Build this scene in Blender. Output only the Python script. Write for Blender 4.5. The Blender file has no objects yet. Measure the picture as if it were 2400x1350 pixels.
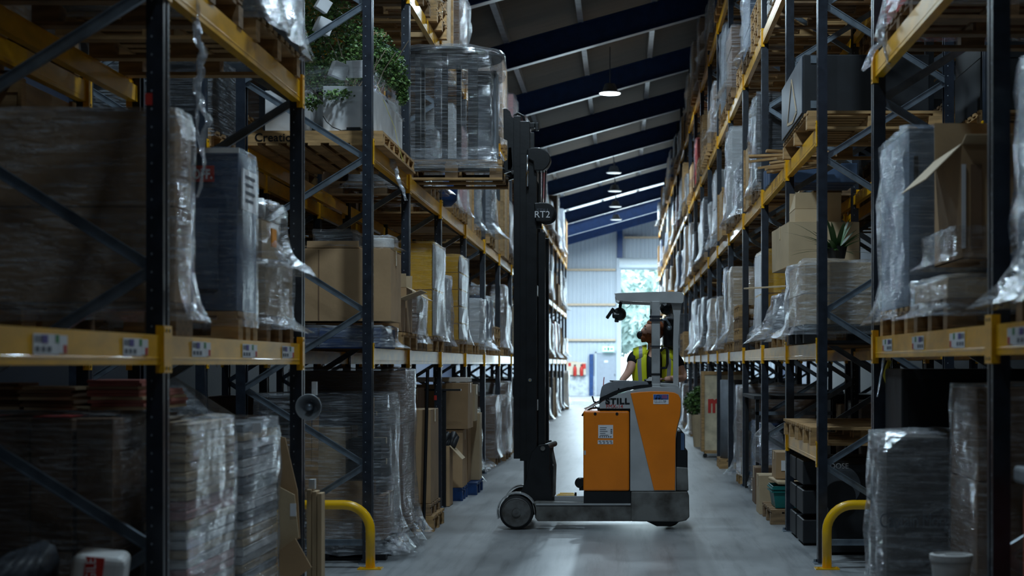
import bpy, math, random
from mathutils import Vector, Matrix, noise, Euler
R = random.Random(7)
SC = bpy.context.scene
COL = SC.collection
PI = math.pi

# ------------------------------------------------------------------ camera, world, lights, exposure
F, VX, VY, CH = 3900.0, 1460.0, 852.0, 1.55
cam = bpy.data.cameras.new('camera'); camo = bpy.data.objects.new('camera', cam); COL.objects.link(camo)
cam.sensor_width = 36; cam.lens = F / 2400 * 36
cam.shift_x = -(VX - 1200) / 2400; cam.shift_y = (VY - 675) / 2400
camo.location = (0, 0, CH); camo.rotation_euler = (PI / 2, 0, 0)
cam.dof.use_dof = True; cam.dof.focus_distance = 15.6; cam.dof.aperture_fstop = 2.8
cam.clip_end = 400
SC.camera = camo
SC.view_settings.view_transform = 'Standard'; SC.view_settings.look = 'None'
SC.view_settings.gamma = 1; SC.view_settings.use_curve_mapping = False
SC.view_settings.exposure = 0.35
SC.cycles.transparent_max_bounces = 24
SC.cycles.max_bounces = 7
SC.cycles.sample_clamp_indirect = 4.0
w = bpy.data.worlds.new('sky'); SC.world = w; w.use_nodes = True
w.node_tree.nodes['Background'].inputs[0].default_value = (.62, .86, 1.0, 1)
w.node_tree.nodes['Background'].inputs[1].default_value = 3.6

def area(name, loc, sx, sy, power, col=(.72, .88, 1), rot=(0, 0, 0)):
    l = bpy.data.lights.new(name, 'AREA'); l.shape = 'RECTANGLE'; l.size = sx; l.size_y = sy
    l.energy = power; l.color = col
    o = bpy.data.objects.new(name, l); COL.objects.link(o); o.location = loc; o.rotation_euler = rot
    return o
def roof_z(x): return 8.42 + .28 * x
def bulb(name, loc, power, r=.22, col=(.66, .86, 1)):
    l = bpy.data.lights.new(name, 'SPOT'); l.energy = power; l.shadow_soft_size = r; l.color = col
    l.spot_size = math.radians(168); l.spot_blend = .25
    o = bpy.data.objects.new(name, l); COL.objects.link(o); o.location = loc
    return o
# far ones match hanging lamps; most nearer and all side ones are unseen, added
for x, y, p in [(-.6, .4, 45), (-.6, 5.6, 100), (-.6, 10.9, 520), (-.8, 16.1, 290), (-.6, 21.3, 240), (-.5, 26.2, 230), (-.28, 36, 420), (-.28, 51, 600), (-.28, 56.4, 650), (-.28, 62, 700), (-.28, 67.6, 700)]:  # the lamp above the truck follows from the guard's shadow
    bulb('highbay_and_fill_light', (x, y, 7.24), p)
for x, y, p in [(5.6, 6, 30), (5.6, 11.3, 70), (5.6, 24, 90), (5.6, 40, 110), (-5.6, 11.3, 60), (-5.6, 24, 50), (-5.6, 40, 110), (-5.6, 62, 300)]:
    bulb('side_fill_light', (x, y, min(7.2, roof_z(x) - .8)), p, .35)  # unseen fill left and right of the racks, added to light them
# daylight under the translucent roof panels of the last bays
area('rooflight_glow', (-1, 71.6, 7.3), 9, 4.6, 2400, (.72, .90, 1), (0, math.radians(-15.6), 0))
area('door_daylight', (1.8, 79.6, 3.0), 3.4, 5.8, 600, (.70, .90, 1), (math.radians(-90), 0, 0))

# ------------------------------------------------------------------ helpers
def PX(px, Y): return (px - VX) / F * Y
def PZ(py, Y): return CH - (py - VY) / F * Y
def lin(c): return tuple(((v / 255) / 12.92 if v / 255 <= .04045 else ((v / 255 + .055) / 1.055) ** 2.4) for v in c)
MATS = {}
def N(nt, t, **kw):
    n = nt.nodes.new(t)
    for k, v in kw.items():
        if hasattr(n, k): setattr(n, k, v)
        else: n.inputs[k].default_value = v
    return n
def mat(name, col, rough=.6, metal=0., var=.18, scale=6., stretch=(1, 1, 1), bump=.0, bscale=40., dirt=None, emit=None, coat=0., spec=.5):
    if name in MATS: return MATS[name]
    m = bpy.data.materials.new(name); m.use_nodes = True; nt = m.node_tree
    b = nt.nodes['Principled BSDF']
    c = lin(col)
    b.inputs['Roughness'].default_value = rough; b.inputs['Metallic'].default_value = metal
    b.inputs['Specular IOR Level'].default_value = spec
    if coat: b.inputs['Coat Weight'].default_value = coat
    tc = N(nt, 'ShaderNodeTexCoord'); mp = N(nt, 'ShaderNodeMapping'); mp.inputs['Scale'].default_value = stretch
    nt.links.new(tc.outputs['Object'], mp.inputs[0])
    nz = N(nt, 'ShaderNodeTexNoise', Scale=scale, Detail=6.); nt.links.new(mp.outputs[0], nz.inputs['Vector'])
    rp = N(nt, 'ShaderNodeValToRGB'); nt.links.new(nz.outputs[0], rp.inputs[0])
    d = dirt and lin(dirt) or tuple(v * (1 - 2 * var) for v in c)
    rp.color_ramp.elements[0].position = .3; rp.color_ramp.elements[0].color = (*d, 1)
    rp.color_ramp.elements[1].position = .62; rp.color_ramp.elements[1].color = (*[min(1, v * (1 + var * .5)) for v in c], 1)
    nt.links.new(rp.outputs[0], b.inputs['Base Color'])
    if bump:
        n2 = N(nt, 'ShaderNodeTexNoise', Scale=bscale, Detail=4.); nt.links.new(mp.outputs[0], n2.inputs['Vector'])
        bp = N(nt, 'ShaderNodeBump', Strength=bump, Distance=.02); nt.links.new(n2.outputs[0], bp.inputs['Height'])
        nt.links.new(bp.outputs[0], b.inputs['Normal'])
    if emit:
        b.inputs['Emission Color'].default_value = (*lin(emit[0]), 1); b.inputs['Emission Strength'].default_value = emit[1]
    MATS[name] = m; return m
def film_mat(name, lo, hi, col=(205, 212, 222), streak=(2, 2, 16), rot=(0, 0, 0), bs=9.):
    m = bpy.data.materials.new(name); m.use_nodes = True; nt = m.node_tree; b = nt.nodes['Principled BSDF']
    b.inputs['Base Color'].default_value = (*lin(col), 1); b.inputs['Roughness'].default_value = .12
    b.inputs['Specular IOR Level'].default_value = .9
    tc = N(nt, 'ShaderNodeTexCoord'); mp = N(nt, 'ShaderNodeMapping'); mp.inputs['Scale'].default_value = streak; mp.inputs['Rotation'].default_value = rot
    nt.links.new(tc.outputs['Object'], mp.inputs[0])
    nz = N(nt, 'ShaderNodeTexNoise', Scale=2.2, Detail=7., Roughness=.65); nt.links.new(mp.outputs[0], nz.inputs['Vector'])
    mr = N(nt, 'ShaderNodeMapRange'); mr.inputs['From Min'].default_value = .47; mr.inputs['From Max'].default_value = .74
    mr.inputs['To Min'].default_value = lo; mr.inputs['To Max'].default_value = hi
    nt.links.new(nz.outputs[0], mr.inputs['Value'])
    nt.links.new(mr.outputs[0], b.inputs['Alpha'])
    n2 = N(nt, 'ShaderNodeTexNoise', Scale=bs, Detail=5., Distortion=.6)
    m2 = N(nt, 'ShaderNodeMapping'); m2.inputs['Scale'].default_value = (1, 1, 3.0); m2.inputs['Rotation'].default_value = rot
    nt.links.new(tc.outputs['Object'], m2.inputs[0]); nt.links.new(m2.outputs[0], n2.inputs['Vector'])
    bp = N(nt, 'ShaderNodeBump', Strength=1., Distance=.05); nt.links.new(n2.outputs[0], bp.inputs['Height'])
    nt.links.new(bp.outputs[0], b.inputs['Normal'])
    # clear gloss over the streaks: creases catch the lamps even where the film is see-through
    gl = N(nt, 'ShaderNodeBsdfGlossy', Roughness=.13); gl.inputs['Color'].default_value = (.95, .97, 1, 1)
    n3 = N(nt, 'ShaderNodeTexNoise', Scale=bs * 3.2, Detail=3., Distortion=1.2); nt.links.new(m2.outputs[0], n3.inputs['Vector'])
    b2 = N(nt, 'ShaderNodeBump', Strength=.9, Distance=.03); nt.links.new(n3.outputs[0], b2.inputs['Height']); nt.links.new(bp.outputs[0], b2.inputs['Normal'])
    nt.links.new(b2.outputs[0], gl.inputs['Normal'])
    lw = N(nt, 'ShaderNodeLayerWeight', Blend=.22); nt.links.new(b2.outputs[0], lw.inputs['Normal'])
    fr = N(nt, 'ShaderNodeMapRange'); fr.inputs['To Min'].default_value = .05; fr.inputs['To Max'].default_value = .6
    nt.links.new(lw.outputs['Fresnel'], fr.inputs['Value'])
    mx = nt.nodes.new('ShaderNodeMixShader'); nt.links.new(fr.outputs[0], mx.inputs[0]); nt.links.new(b.outputs[0], mx.inputs[1]); nt.links.new(gl.outputs[0], mx.inputs[2])
    nt.links.new(mx.outputs[0], nt.nodes['Material Output'].inputs['Surface'])
    MATS[name] = m; return m

M_card = mat('cardboard', (176, 142, 104), .75, var=.08, scale=3, bump=.05)
M_card2 = mat('cardboard_pale', (190, 166, 132), .75, var=.08, scale=3, bump=.05)
M_card3 = mat('cardboard_dark', (120, 92, 68), .8, var=.1, scale=3)
M_tape = mat('parcel_tape', (196, 170, 130), .3, var=.05)
M_white = mat('white_card', (205, 205, 205), .6, var=.05)
M_yellow = mat('yellow_carton', (240, 184, 4), .55, var=.08, scale=4)
M_pink = mat('pink_carton', (200, 150, 150), .6, var=.1, scale=4)
M_red = mat('red_print', (190, 45, 35), .55, var=.08)
M_navy = mat('navy_box', (58, 82, 114), .5, var=.1)
M_bluep = mat('blue_paint', (18, 62, 118), .6, var=.2, scale=9)
M_dark = mat('dark_goods', (26, 28, 32), .55, var=.2)
M_grey = mat('grey_goods', (112, 118, 126), .6, var=.12)
M_teal = mat('teal_plastic', (20, 112, 108), .45, var=.1)
M_timber = mat('pallet_timber', (178, 140, 92), .8, var=.22, scale=5, stretch=(1, 1, 6), bump=.1)
M_timber2 = mat('weathered_timber', (140, 112, 82), .85, var=.25, scale=6, stretch=(1, 1, 5), bump=.1)
M_ply = mat('plywood', (186, 152, 108), .7, var=.12, scale=3, stretch=(1, 1, 7))
M_upr = mat('upright_paint', (34, 40, 50), .32, .0, var=.22, scale=14, bump=.03, spec=.6)
M_galv = mat('galvanised_brace', (140, 152, 164), .38, .75, var=.15, scale=12)
M_beam = mat('beam_yellow_paint', (236, 172, 12), .34, var=.10, scale=5, stretch=(3, 1, 3), coat=.12)
M_lab = mat('label_white', (222, 222, 226), .5, var=.03)
M_labp = mat('label_purple', (78, 62, 140), .5, var=.03)
M_labg = mat('label_green', (40, 130, 62), .5, var=.03)
M_ink = mat('ink_grey', (90, 94, 104), .6, var=.03)
M_black = mat('black_plastic', (20, 22, 25), .38, var=.15)
M_blackm = mat('mast_black', (22, 24, 27), .33, .0, var=.25, scale=8, bump=.03)
M_orange = mat('truck_orange', (238, 128, 14), .38, var=.07, scale=2.5, coat=.2, bump=.015)
M_tgrey = mat('truck_grey', (172, 174, 176), .42, var=.1, scale=4, coat=.1)
M_tdark = mat('truck_chassis', (112, 112, 110), .5, var=.1, scale=5, dirt=(48, 42, 36), bump=.05)
M_chrome = mat('chrome', (210, 214, 220), .18, 1., var=.05)
M_tyre = mat('tyre_rubber', (24, 24, 26), .75, var=.2)
M_hub = mat('wheel_disc', (88, 88, 88), .6, var=.25, scale=12, dirt=(58, 52, 46))
M_pipe = mat('barrier_yellow', (240, 184, 8), .3, var=.05, coat=.4)
M_skin = mat('skin', (226, 174, 152), .55, var=.06)
M_tee = mat('black_tee', (18, 21, 28), .85, var=.15)
M_vest = mat('hi_vis_yellow', (222, 226, 30), .7, var=.06)
M_refl = mat('reflective_grey', (150, 152, 158), .4, var=.06)
M_beard = mat('ginger_beard', (150, 82, 42), .9, var=.25, scale=60, bump=.4, bscale=120)
M_leaf = mat('ivy_leaf', (108, 140, 74), .5, var=.35, scale=8)
M_leafd = mat('dark_leaf', (54, 84, 46), .5, var=.35, scale=8)
M_yucca = mat('yucca_leaf', (58, 98, 44), .45, var=.25, scale=4)
M_plinth = mat('white_plinth', (206, 206, 208), .5, var=.05)
M_trunks = mat('dark_trousers', (30, 32, 40), .8, var=.1)
M_film = film_mat('stretch_film', .03, .5, streak=(1.6, 1.6, 34))
M_film2 = film_mat('stretch_film_dense', .10, .62, streak=(1.8, 1.8, 22))
M_filmd = film_mat('stretch_film_diagonal', .03, .5, streak=(2, 2, 34), rot=(.5, .4, 0), bs=12)
M_filmt = film_mat('stretch_film_thin', .01, .22, streak=(1.6, 1.6, 34))
M_filmk = film_mat('black_stretch_film', .55, .95, (30, 33, 38))

M_filmw = film_mat('stretch_film_web', .01, .4, streak=(2.2, 2.2, 36), rot=(.25, .2, 0), bs=14)
LABELS = {}
def tag(o, label=None, cat=None, group=None, kind=None):
    if label:
        o['label'] = label
        LABELS.setdefault(label, []).append(o.name)
    if cat: o['category'] = cat
    if group: o['group'] = group
    if kind: o['kind'] = kind
    return o
def empty(name, loc=(0, 0, 0), label=None, cat=None, group=None, rz=0, parent=None):
    o = bpy.data.objects.new(name, None); COL.objects.link(o); o.location = loc; o.rotation_euler = (0, 0, rz)
    o.empty_display_size = .1
    if parent: o.parent = parent
    return tag(o, label, cat, group)
def offset(p):
    v = Vector((0, 0, 0))
    while p: v += p.location; p = p.parent
    return v
def inst(name, mesh, parent=None, loc=(0, 0, 0), rot=(0, 0, 0), world=False):
    o = bpy.data.objects.new(name, mesh); COL.objects.link(o)
    if parent: o.parent = parent
    o.location = Vector(loc) - (offset(parent) if world and parent else Vector((0, 0, 0)))
    o.rotation_euler = rot
    return o
class MB:
    def __init__(s): s.v = []; s.f = []; s.m = []
    def add(s, vs, fs, mi=0):
        n = len(s.v); s.v += [tuple(v) for v in vs]; s.f += [tuple(i + n for i in f) for f in fs]; s.m += [mi] * len(fs); return s
    def bx(s, x0, x1, y0, y1, z0, z1, mi=0, ch=0.):
        if x0 > x1: x0, x1 = x1, x0
        if y0 > y1: y0, y1 = y1, y0
        if z0 > z1: z0, z1 = z1, z0
        vs = [(x, y, z) for x in (x0, x1) for y in (y0, y1) for z in (z0, z1)]
        s.add(vs, [(0, 1, 3, 2), (4, 6, 7, 5), (0, 4, 5, 1), (2, 3, 7, 6), (0, 2, 6, 4), (1, 5, 7, 3)], mi); return s
    def ob(s, c, size, mt=None, mi=0):
        hx, hy, hz = size[0] / 2, size[1] / 2, size[2] / 2; c = Vector(c); mt = mt or Matrix.Identity(3)
        vs = [c + mt @ Vector((x, y, z)) for x in (-hx, hx) for y in (-hy, hy) for z in (-hz, hz)]
        s.add(vs, [(0, 1, 3, 2), (4, 6, 7, 5), (0, 4, 5, 1), (2, 3, 7, 6), (0, 2, 6, 4), (1, 5, 7, 3)], mi); return s
    def bar(s, a, b, w_, h_, mi=0, up=(0, 0, 1)):
        a = Vector(a); b = Vector(b); d = (b - a); L = d.length; d.normalize(); u = Vector(up)
        if abs(d.dot(u)) > .98: u = Vector((0, 1, 0))
        x = d.cross(u).normalized(); z = x.cross(d).normalized()
        return s.ob((a + b) / 2, (w_, L, h_), Matrix((x, d, z)).transposed(), mi)
    def tube(s, pts, r, n=8, mi=0, cap=True):
        pts = [Vector(p) for p in pts]; k = len(pts); rs = r if isinstance(r, (list, tuple)) else [r] * k
        prev = None; rings = []
        for i, p in enumerate(pts):
            t = (pts[min(i + 1, k - 1)] - pts[max(i - 1, 0)]).normalized()
            if prev is None:
                a = t.orthogonal().normalized()
            else:
                a = (prev - t * prev.dot(t)).normalized()
            prev = a; b = t.cross(a)
            rings.append([p + (a * math.cos(2 * PI * j / n) + b * math.sin(2 * PI * j / n)) * rs[i] for j in range(n)])
        vs = [v for rg in rings for v in rg]
        fs = [(i * n + j, i * n + (j + 1) % n, (i + 1) * n + (j + 1) % n, (i + 1) * n + j) for i in range(k - 1) for j in range(n)]
        if cap: fs += [tuple(range(n - 1, -1, -1)), tuple((k - 1) * n + j for j in range(n))]
        return s.add(vs, fs, mi)
    def lathe(s, c, prof, axis='z', n=24, mi=0):
        c = Vector(c); vs = []
        for r, h in prof:
            for j in range(n):
                a = 2 * PI * j / n; q = (r * math.cos(a), r * math.sin(a), h)
                if axis == 'y': q = (q[0], h, q[1])
                if axis == 'x': q = (h, q[0], q[1])
                vs.append(c + Vector(q))
        k = len(prof)
        fs = [(i * n + j, i * n + (j + 1) % n, (i + 1) * n + (j + 1) % n, (i + 1) * n + j) for i in range(k - 1) for j in range(n)]
        fs += [tuple(range(n - 1, -1, -1)), tuple((k - 1) * n + j for j in range(n))]
        return s.add(vs, fs, mi)
    def prism(s, poly, y0, y1, mi=0, plane='xz'):
        n = len(poly)
        def P(p, h): return (p[0], h, p[1]) if plane == 'xz' else ((p[0], p[1], h) if plane == 'xy' else (h, p[0], p[1]))
        vs = [P(p, y0) for p in poly] + [P(p, y1) for p in poly]
        fs = [tuple(range(n)), tuple(range(2 * n - 1, n - 1, -1))] + [(i, i + n, (i + 1) % n + n, (i + 1) % n) for i in range(n)]
        return s.add(vs, fs, mi)
    def mesh(s, name, mats, smooth=False, fix=False):
        me = bpy.data.meshes.new(name); me.from_pydata(s.v, [], s.f)
        for m in (mats if isinstance(mats, (list, tuple)) else [mats]): me.materials.append(m)
        me.polygons.foreach_set('material_index', s.m)
        if smooth: me.polygons.foreach_set('use_smooth', [True] * len(s.f))
        me.update()
        if fix:
            import bmesh
            b = bmesh.new(); b.from_mesh(me); bmesh.ops.recalc_face_normals(b, faces=b.faces); b.to_mesh(me); b.free()
        return me
    def build(s, name, mats, parent=None, smooth=False, world=True, bevel=0., loc=None, seg=2, fix=True, angle=True):
        off = offset(parent) if (parent and world) else Vector((0, 0, 0))
        if parent is None and loc is not None: off = Vector(loc)
        if off.length: s.v = [tuple(Vector(v) - off) for v in s.v]
        me = s.mesh(name, mats, smooth, fix)
        o = bpy.data.objects.new(name, me); COL.objects.link(o)
        if parent: o.parent = parent
        elif loc is not None: o.location = loc
        if bevel:
            bv = o.modifiers.new('bevel', 'BEVEL'); bv.width = bevel; bv.segments = seg; bv.limit_method = 'ANGLE'; bv.angle_limit = .7
        return o
CACHE = {}
def boxmesh(dx, dy, dz, m):
    k = (round(dx, 3), round(dy, 3), round(dz, 3), m.name)
    if k not in CACHE:
        CACHE[k] = MB().bx(-dx / 2, dx / 2, -dy / 2, dy / 2, -dz / 2, dz / 2).mesh('block', m)
    return CACHE[k]
def text(s, size, loc, m, parent, rot=(PI / 2, 0, 0), ext=.001, name='lettering', sx=1., align='LEFT', bold=0.):
    c = bpy.data.curves.new(name, 'FONT'); c.body = s; c.size = size; c.extrude = ext; c.align_x = align; c.offset = bold; c.space_character = 1 + bold * 30
    c.materials.append(m)
    tmp = bpy.data.objects.new('tmp', c); me = bpy.data.meshes.new_from_object(tmp); bpy.data.objects.remove(tmp)
    o = bpy.data.objects.new(name, me); COL.objects.link(o); o.parent = parent
    o.location = Vector(loc) - (offset(parent) if parent else Vector((0, 0, 0))); o.rotation_euler = rot; o.scale = (sx, 1, 1)
    return o
def struct(name, mb, m, **k):
    o = mb.build(name, m, **k); o['kind'] = 'structure'; return o

# ------------------------------------------------------------------ the building
def floor_mat():
    m = bpy.data.materials.new('polished_concrete'); m.use_nodes = True; nt = m.node_tree; b = nt.nodes['Principled BSDF']
    tc = N(nt, 'ShaderNodeTexCoord')
    mp = N(nt, 'ShaderNodeMapping'); mp.inputs['Scale'].default_value = (.6, .22, 1); nt.links.new(tc.outputs['Object'], mp.inputs[0])
    a = N(nt, 'ShaderNodeTexNoise', Scale=1.6, Detail=9., Roughness=.68); nt.links.new(mp.outputs[0], a.inputs['Vector'])
    rp = N(nt, 'ShaderNodeValToRGB'); nt.links.new(a.outputs[0], rp.inputs[0])
    rp.color_ramp.elements[0].position = .28; rp.color_ramp.elements[0].color = (*lin((112, 116, 120)), 1)
    rp.color_ramp.elements[1].position = .7; rp.color_ramp.elements[1].color = (*lin((168, 170, 172)), 1)
    mp2 = N(nt, 'ShaderNodeMapping'); mp2.inputs['Scale'].default_value = (7, .35, 1); nt.links.new(tc.outputs['Object'], mp2.inputs[0])
    t = N(nt, 'ShaderNodeTexNoise', Scale=1.2, Detail=5., Roughness=.7); nt.links.new(mp2.outputs[0], t.inputs['Vector'])
    r2 = N(nt, 'ShaderNodeValToRGB'); nt.links.new(t.outputs[0], r2.inputs[0])
    r2.color_ramp.elements[0].position = .34; r2.color_ramp.elements[0].color = (.62, .62, .63, 1)
    r2.color_ramp.elements[1].position = .5; r2.color_ramp.elements[1].color = (1, 1, 1, 1)
    mx = N(nt, 'ShaderNodeMix', data_type='RGBA', blend_type='MULTIPLY'); mx.inputs[0].default_value = .8
    nt.links.new(rp.outputs[0], mx.inputs[6]); nt.links.new(r2.outputs[0], mx.inputs[7]); nt.links.new(mx.outputs[2], b.inputs['Base Color'])
    mr = N(nt, 'ShaderNodeMapRange'); mr.inputs['To Min'].default_value = .22; mr.inputs['To Max'].default_value = .5
    nt.links.new(a.outputs[0], mr.inputs['Value']); nt.links.new(mr.outputs[0], b.inputs['Roughness'])
    return m
XW0, XW1, YE, YB = -8.2, 7.6, 80.0, -6.0
struct('floor', MB().bx(XW0, XW1, YB, YE, -.2, 0), floor_mat())
M_roof = mat('roof_sheet', (120, 108, 94), .8, var=.06, scale=1, stretch=(1, 6, 1))
M_raft = mat('rafter_navy', (18, 58, 112), .45, var=.12)
M_purl = mat('galvanised_purlin_lit_flange', (214, 220, 228), .4, .1, var=.1)
M_wall = mat('wall_sheet', (186, 196, 206), .55, var=.04, scale=.6)
M_inner = mat('inner_wall', (34, 46, 70), .7, var=.05, scale=.6)
rb = MB(); X0, X1 = XW0 - .3, XW1 + .3
rb.prism([(X0, roof_z(X0) + .32), (X1, roof_z(X1) + .32), (X1, roof_z(X1) + .5), (X0, roof_z(X0) + .5)], YB, YE + .2)
ceil = struct('ceiling', rb, M_roof)
for i in range(14):
    x = X0 + .4 + i * 1.45
    o = MB().bx(x - .035, x + .035, YB, YE, roof_z(x) + .06, roof_z(x) + .31).bx(x - .035, x + .075, YB, YE, roof_z(x) + .05, roof_z(x) + .07).build('purlin', M_purl, ceil)
for k in range(-5, 9):
    y = 32.7 + 6.0 * k
    if y < YB or y > YE - .5: continue
    r = MB(); z0, z1 = roof_z(X0), roof_z(X1)
    r.prism([(X0, z0 - .45), (X1, z1 - .45), (X1, z1 + .04), (X0, z0 + .04)], y - .02, y + .02)
    r.prism([(X0, z0 - .47), (X1, z1 - .47), (X1, z1 - .445), (X0, z0 - .445)], y - .11, y + .11)
    r.prism([(X0, z0 + .02), (X1, z1 + .02), (X1, z1 + .045), (X0, z0 + .045)], y - .11, y + .11)
    r.build('rafter', M_raft, ceil)
    MB().prism([(X0, z0 - .475), (X1, z1 - .475), (X1, z1 - .4705), (X0, z0 - .4705)], y - .105, y + .105).build('lit_flange_strip', M_purl, ceil)  # pale strip under the navy flange paints its lit underside
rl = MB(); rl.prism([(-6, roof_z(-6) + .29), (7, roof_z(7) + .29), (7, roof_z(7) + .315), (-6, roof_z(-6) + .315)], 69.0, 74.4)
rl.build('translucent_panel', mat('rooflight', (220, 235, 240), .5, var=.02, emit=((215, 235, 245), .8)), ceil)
def ribbed(x0, x1, y, z0, zt, pitch=.2):
    mb = MB(); x = x0; prof = []
    while x < x1 - 1e-4:
        for dx, dy in ((0, 0), (.10, 0), (.125, .035), (.175, .035)):
            if x + dx <= x1: prof.append((x + dx, y + dy))
        x += pitch
    prof.append((x1, y))
    n = len(prof); vs = [(p[0], p[1], z0) for p in prof] + [(p[0], p[1], zt(p[0]) if callable(zt) else zt) for p in prof]
    mb.add(vs, [(i, i + 1, n + i + 1, n + i) for i in range(n - 1)]); return mb
DX0, DX1, DZ = -.08, 3.6, 6.05
wz = lambda x: roof_z(x) + .32
we = struct('wall_end', ribbed(XW0, DX0, YE, .95, wz), M_wall)
ribbed(DX0, DX1, YE, DZ + .35, wz).build('cladding_panel', M_wall, we)
ribbed(DX1, XW1, YE, .95, wz).build('cladding_panel', M_wall, we)
MB().bx(XW0, DX0 - .02, YE - .08, YE + .15, 0, .95).build('concrete_plinth', mat('plinth_concrete', (196, 204, 210), .7), we)
MB().bx(DX1, XW1, YE - .08, YE + .15, 0, .95).build('concrete_plinth', MATS['plinth_concrete'], we)
M_girt = mat('girt_timber', (196, 176, 150), .6, var=.06)
for z in (1.6, 2.68, 4.38, 6.05):
    MB().bx(XW0, -.35 if z > 2 else -2.2, YE - .14, YE - .02, z - .05, z + .05).build('girt', M_girt, we)
MB().bx(.05, XW1, YE - .14, YE - .02, 7.55, 7.65).build('girt', M_girt, we)
MB().bx(-.28, -.02, YE - .32, YE - .03, 6.6, wz(-.2)).build('column', M_raft, we)
MB().bx(-.3, -.08, YE - .3, YE - .03, 0, 6.6).build('door_jamb', M_wall, we)
MB().bx(DX1, DX1 + .2, YE - .3, YE - .03, 0, 6.6).build('door_jamb', M_wall, we)
sh = MB().lathe((0, YE - .25, 6.35), [(.26, DX0 - .1), (.26, DX1 + .1)], 'x', 20)
sh.bx(DX0, DX1, YE - .1, YE - .04, DZ, 6.3)
so = sh.build('door_1', mat('roller_door', (206, 216, 222), .5, var=.03), smooth=False); so['kind'] = 'structure'
g = MB().prism([(X0, roof_z(X0) - .52), (X1, roof_z(X1) - .52), (X1, roof_z(X1) + .04), (X0, roof_z(X0) + .04)], YE - 1.2, YE - 1.1)
g.build('gable_rafter', M_raft, ceil)
# personnel door, blue column, posters
dr = struct('door_2', MB().bx(-1.27, -.33, YE - .12, YE - .05, 0.02, 2.05), mat('grey_door', (150, 158, 170), .5, var=.03), bevel=.01)
MB().bx(-1.34, -1.27, YE - .16, YE - .02, 0, 2.12).bx(-.33, -.26, YE - .16, YE - .02, 0, 2.12).bx(-1.34, -.26, YE - .16, YE - .02, 2.05, 2.12).build('door_frame', M_wall, dr)
MB().bx(-.9, -.72, YE - .13, YE - .12, 1.6, 1.7).build('door_sign', M_lab, dr)
MB().bx(-.42, -.38, YE - .2, YE - .12, 1.0, 1.06).build('door_handle', M_chrome, dr)
struct('trim_1', MB().bx(-1.62, -1.42, YE - .3, YE - .05, 0, 2.0), M_bluep)
M_exit = mat('exit_sign_face', (150, 232, 200), .5, var=.02, emit=((170, 235, 215), 1.3))
eo = MB().bx(-.98, -.42, YE - .45, YE - .38, 2.12, 2.38).build('exit_sign', M_exit, loc=(-.7, YE - .4, 2.12), bevel=.01)
tag(eo, 'lit pale green exit sign over the grey personnel door in the far wall', 'sign')
MB().bx(-.72, -.68, YE - .45, YE + .0, 2.38, 2.46).build('sign_bracket', M_galv, eo, world=True)
tx = MB()
tx.prism([(-.86, 2.18), (-.80, 2.24), (-.86, 2.31), (-.9, 2.24)], YE - .455, YE - .451).bx(-.74, -.66, YE - .455, YE - .451, 2.17, 2.32).prism([(-.62, 2.22), (-.54, 2.22), (-.54, 2.18), (-.47, 2.245), (-.54, 2.31), (-.54, 2.27), (-.62, 2.27)], YE - .455, YE - .451)
tx.build('pictogram', mat('exit_green', (20, 120, 80), .5), eo, world=True)
bd = MB().bx(-2.72, -1.78, YE - .2, YE - .15, 1.0, 1.62).build('notice_board', mat('board_cream', (206, 196, 176), .7, var=.04), loc=(-2.2, YE - .18, 1.0))
tag(bd, 'cream notice board with red equipment on the far wall beside the blue post', 'notice board')
for x, z, w_, h_ in ((-2.62, 1.42, .13, .16), (-2.36, 1.14, .12, .24), (-1.98, 1.3, .2, .24)):
    MB().bx(x, x + w_, YE - .22, YE - .2, z, z + h_).build('red_notice', M_red, bd, world=True)
for i, x in enumerate((-2.3, -1.98)):
    e = MB().lathe((x, YE - .3, .95), [(.07, 0), (.085, .02), (.085, .38), (.05, .45), (.02, .47), (.02, .52)], 'z', 14).build('fire_extinguisher', M_red, loc=(x, YE - .3, .95), smooth=True)
    MB().bx(x - .05, x + .05, YE - .32, YE - .28, 1.45, 1.5).build('lever', M_black, e, world=True)
    tag(e, ['red fire extinguisher on the far wall nearer the rack', 'red fire extinguisher on the far wall nearer the blue post'][i], 'fire extinguisher', 'fire extinguishers on the far wall')
struct('wall_left', MB().bx(XW0 - .2, XW0, YB, YE, 0, roof_z(XW0) + .32), M_inner)
struct('wall_right', MB().bx(XW1, XW1 + .2, YB, YE, 0, roof_z(XW1) + .32), M_inner)
wb = struct('wall_back', MB().prism([(X0, 0), (X1, 0), (X1, roof_z(X1) + .32), (X0, roof_z(X0) + .32)], YB - .2, YB), M_inner)

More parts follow.
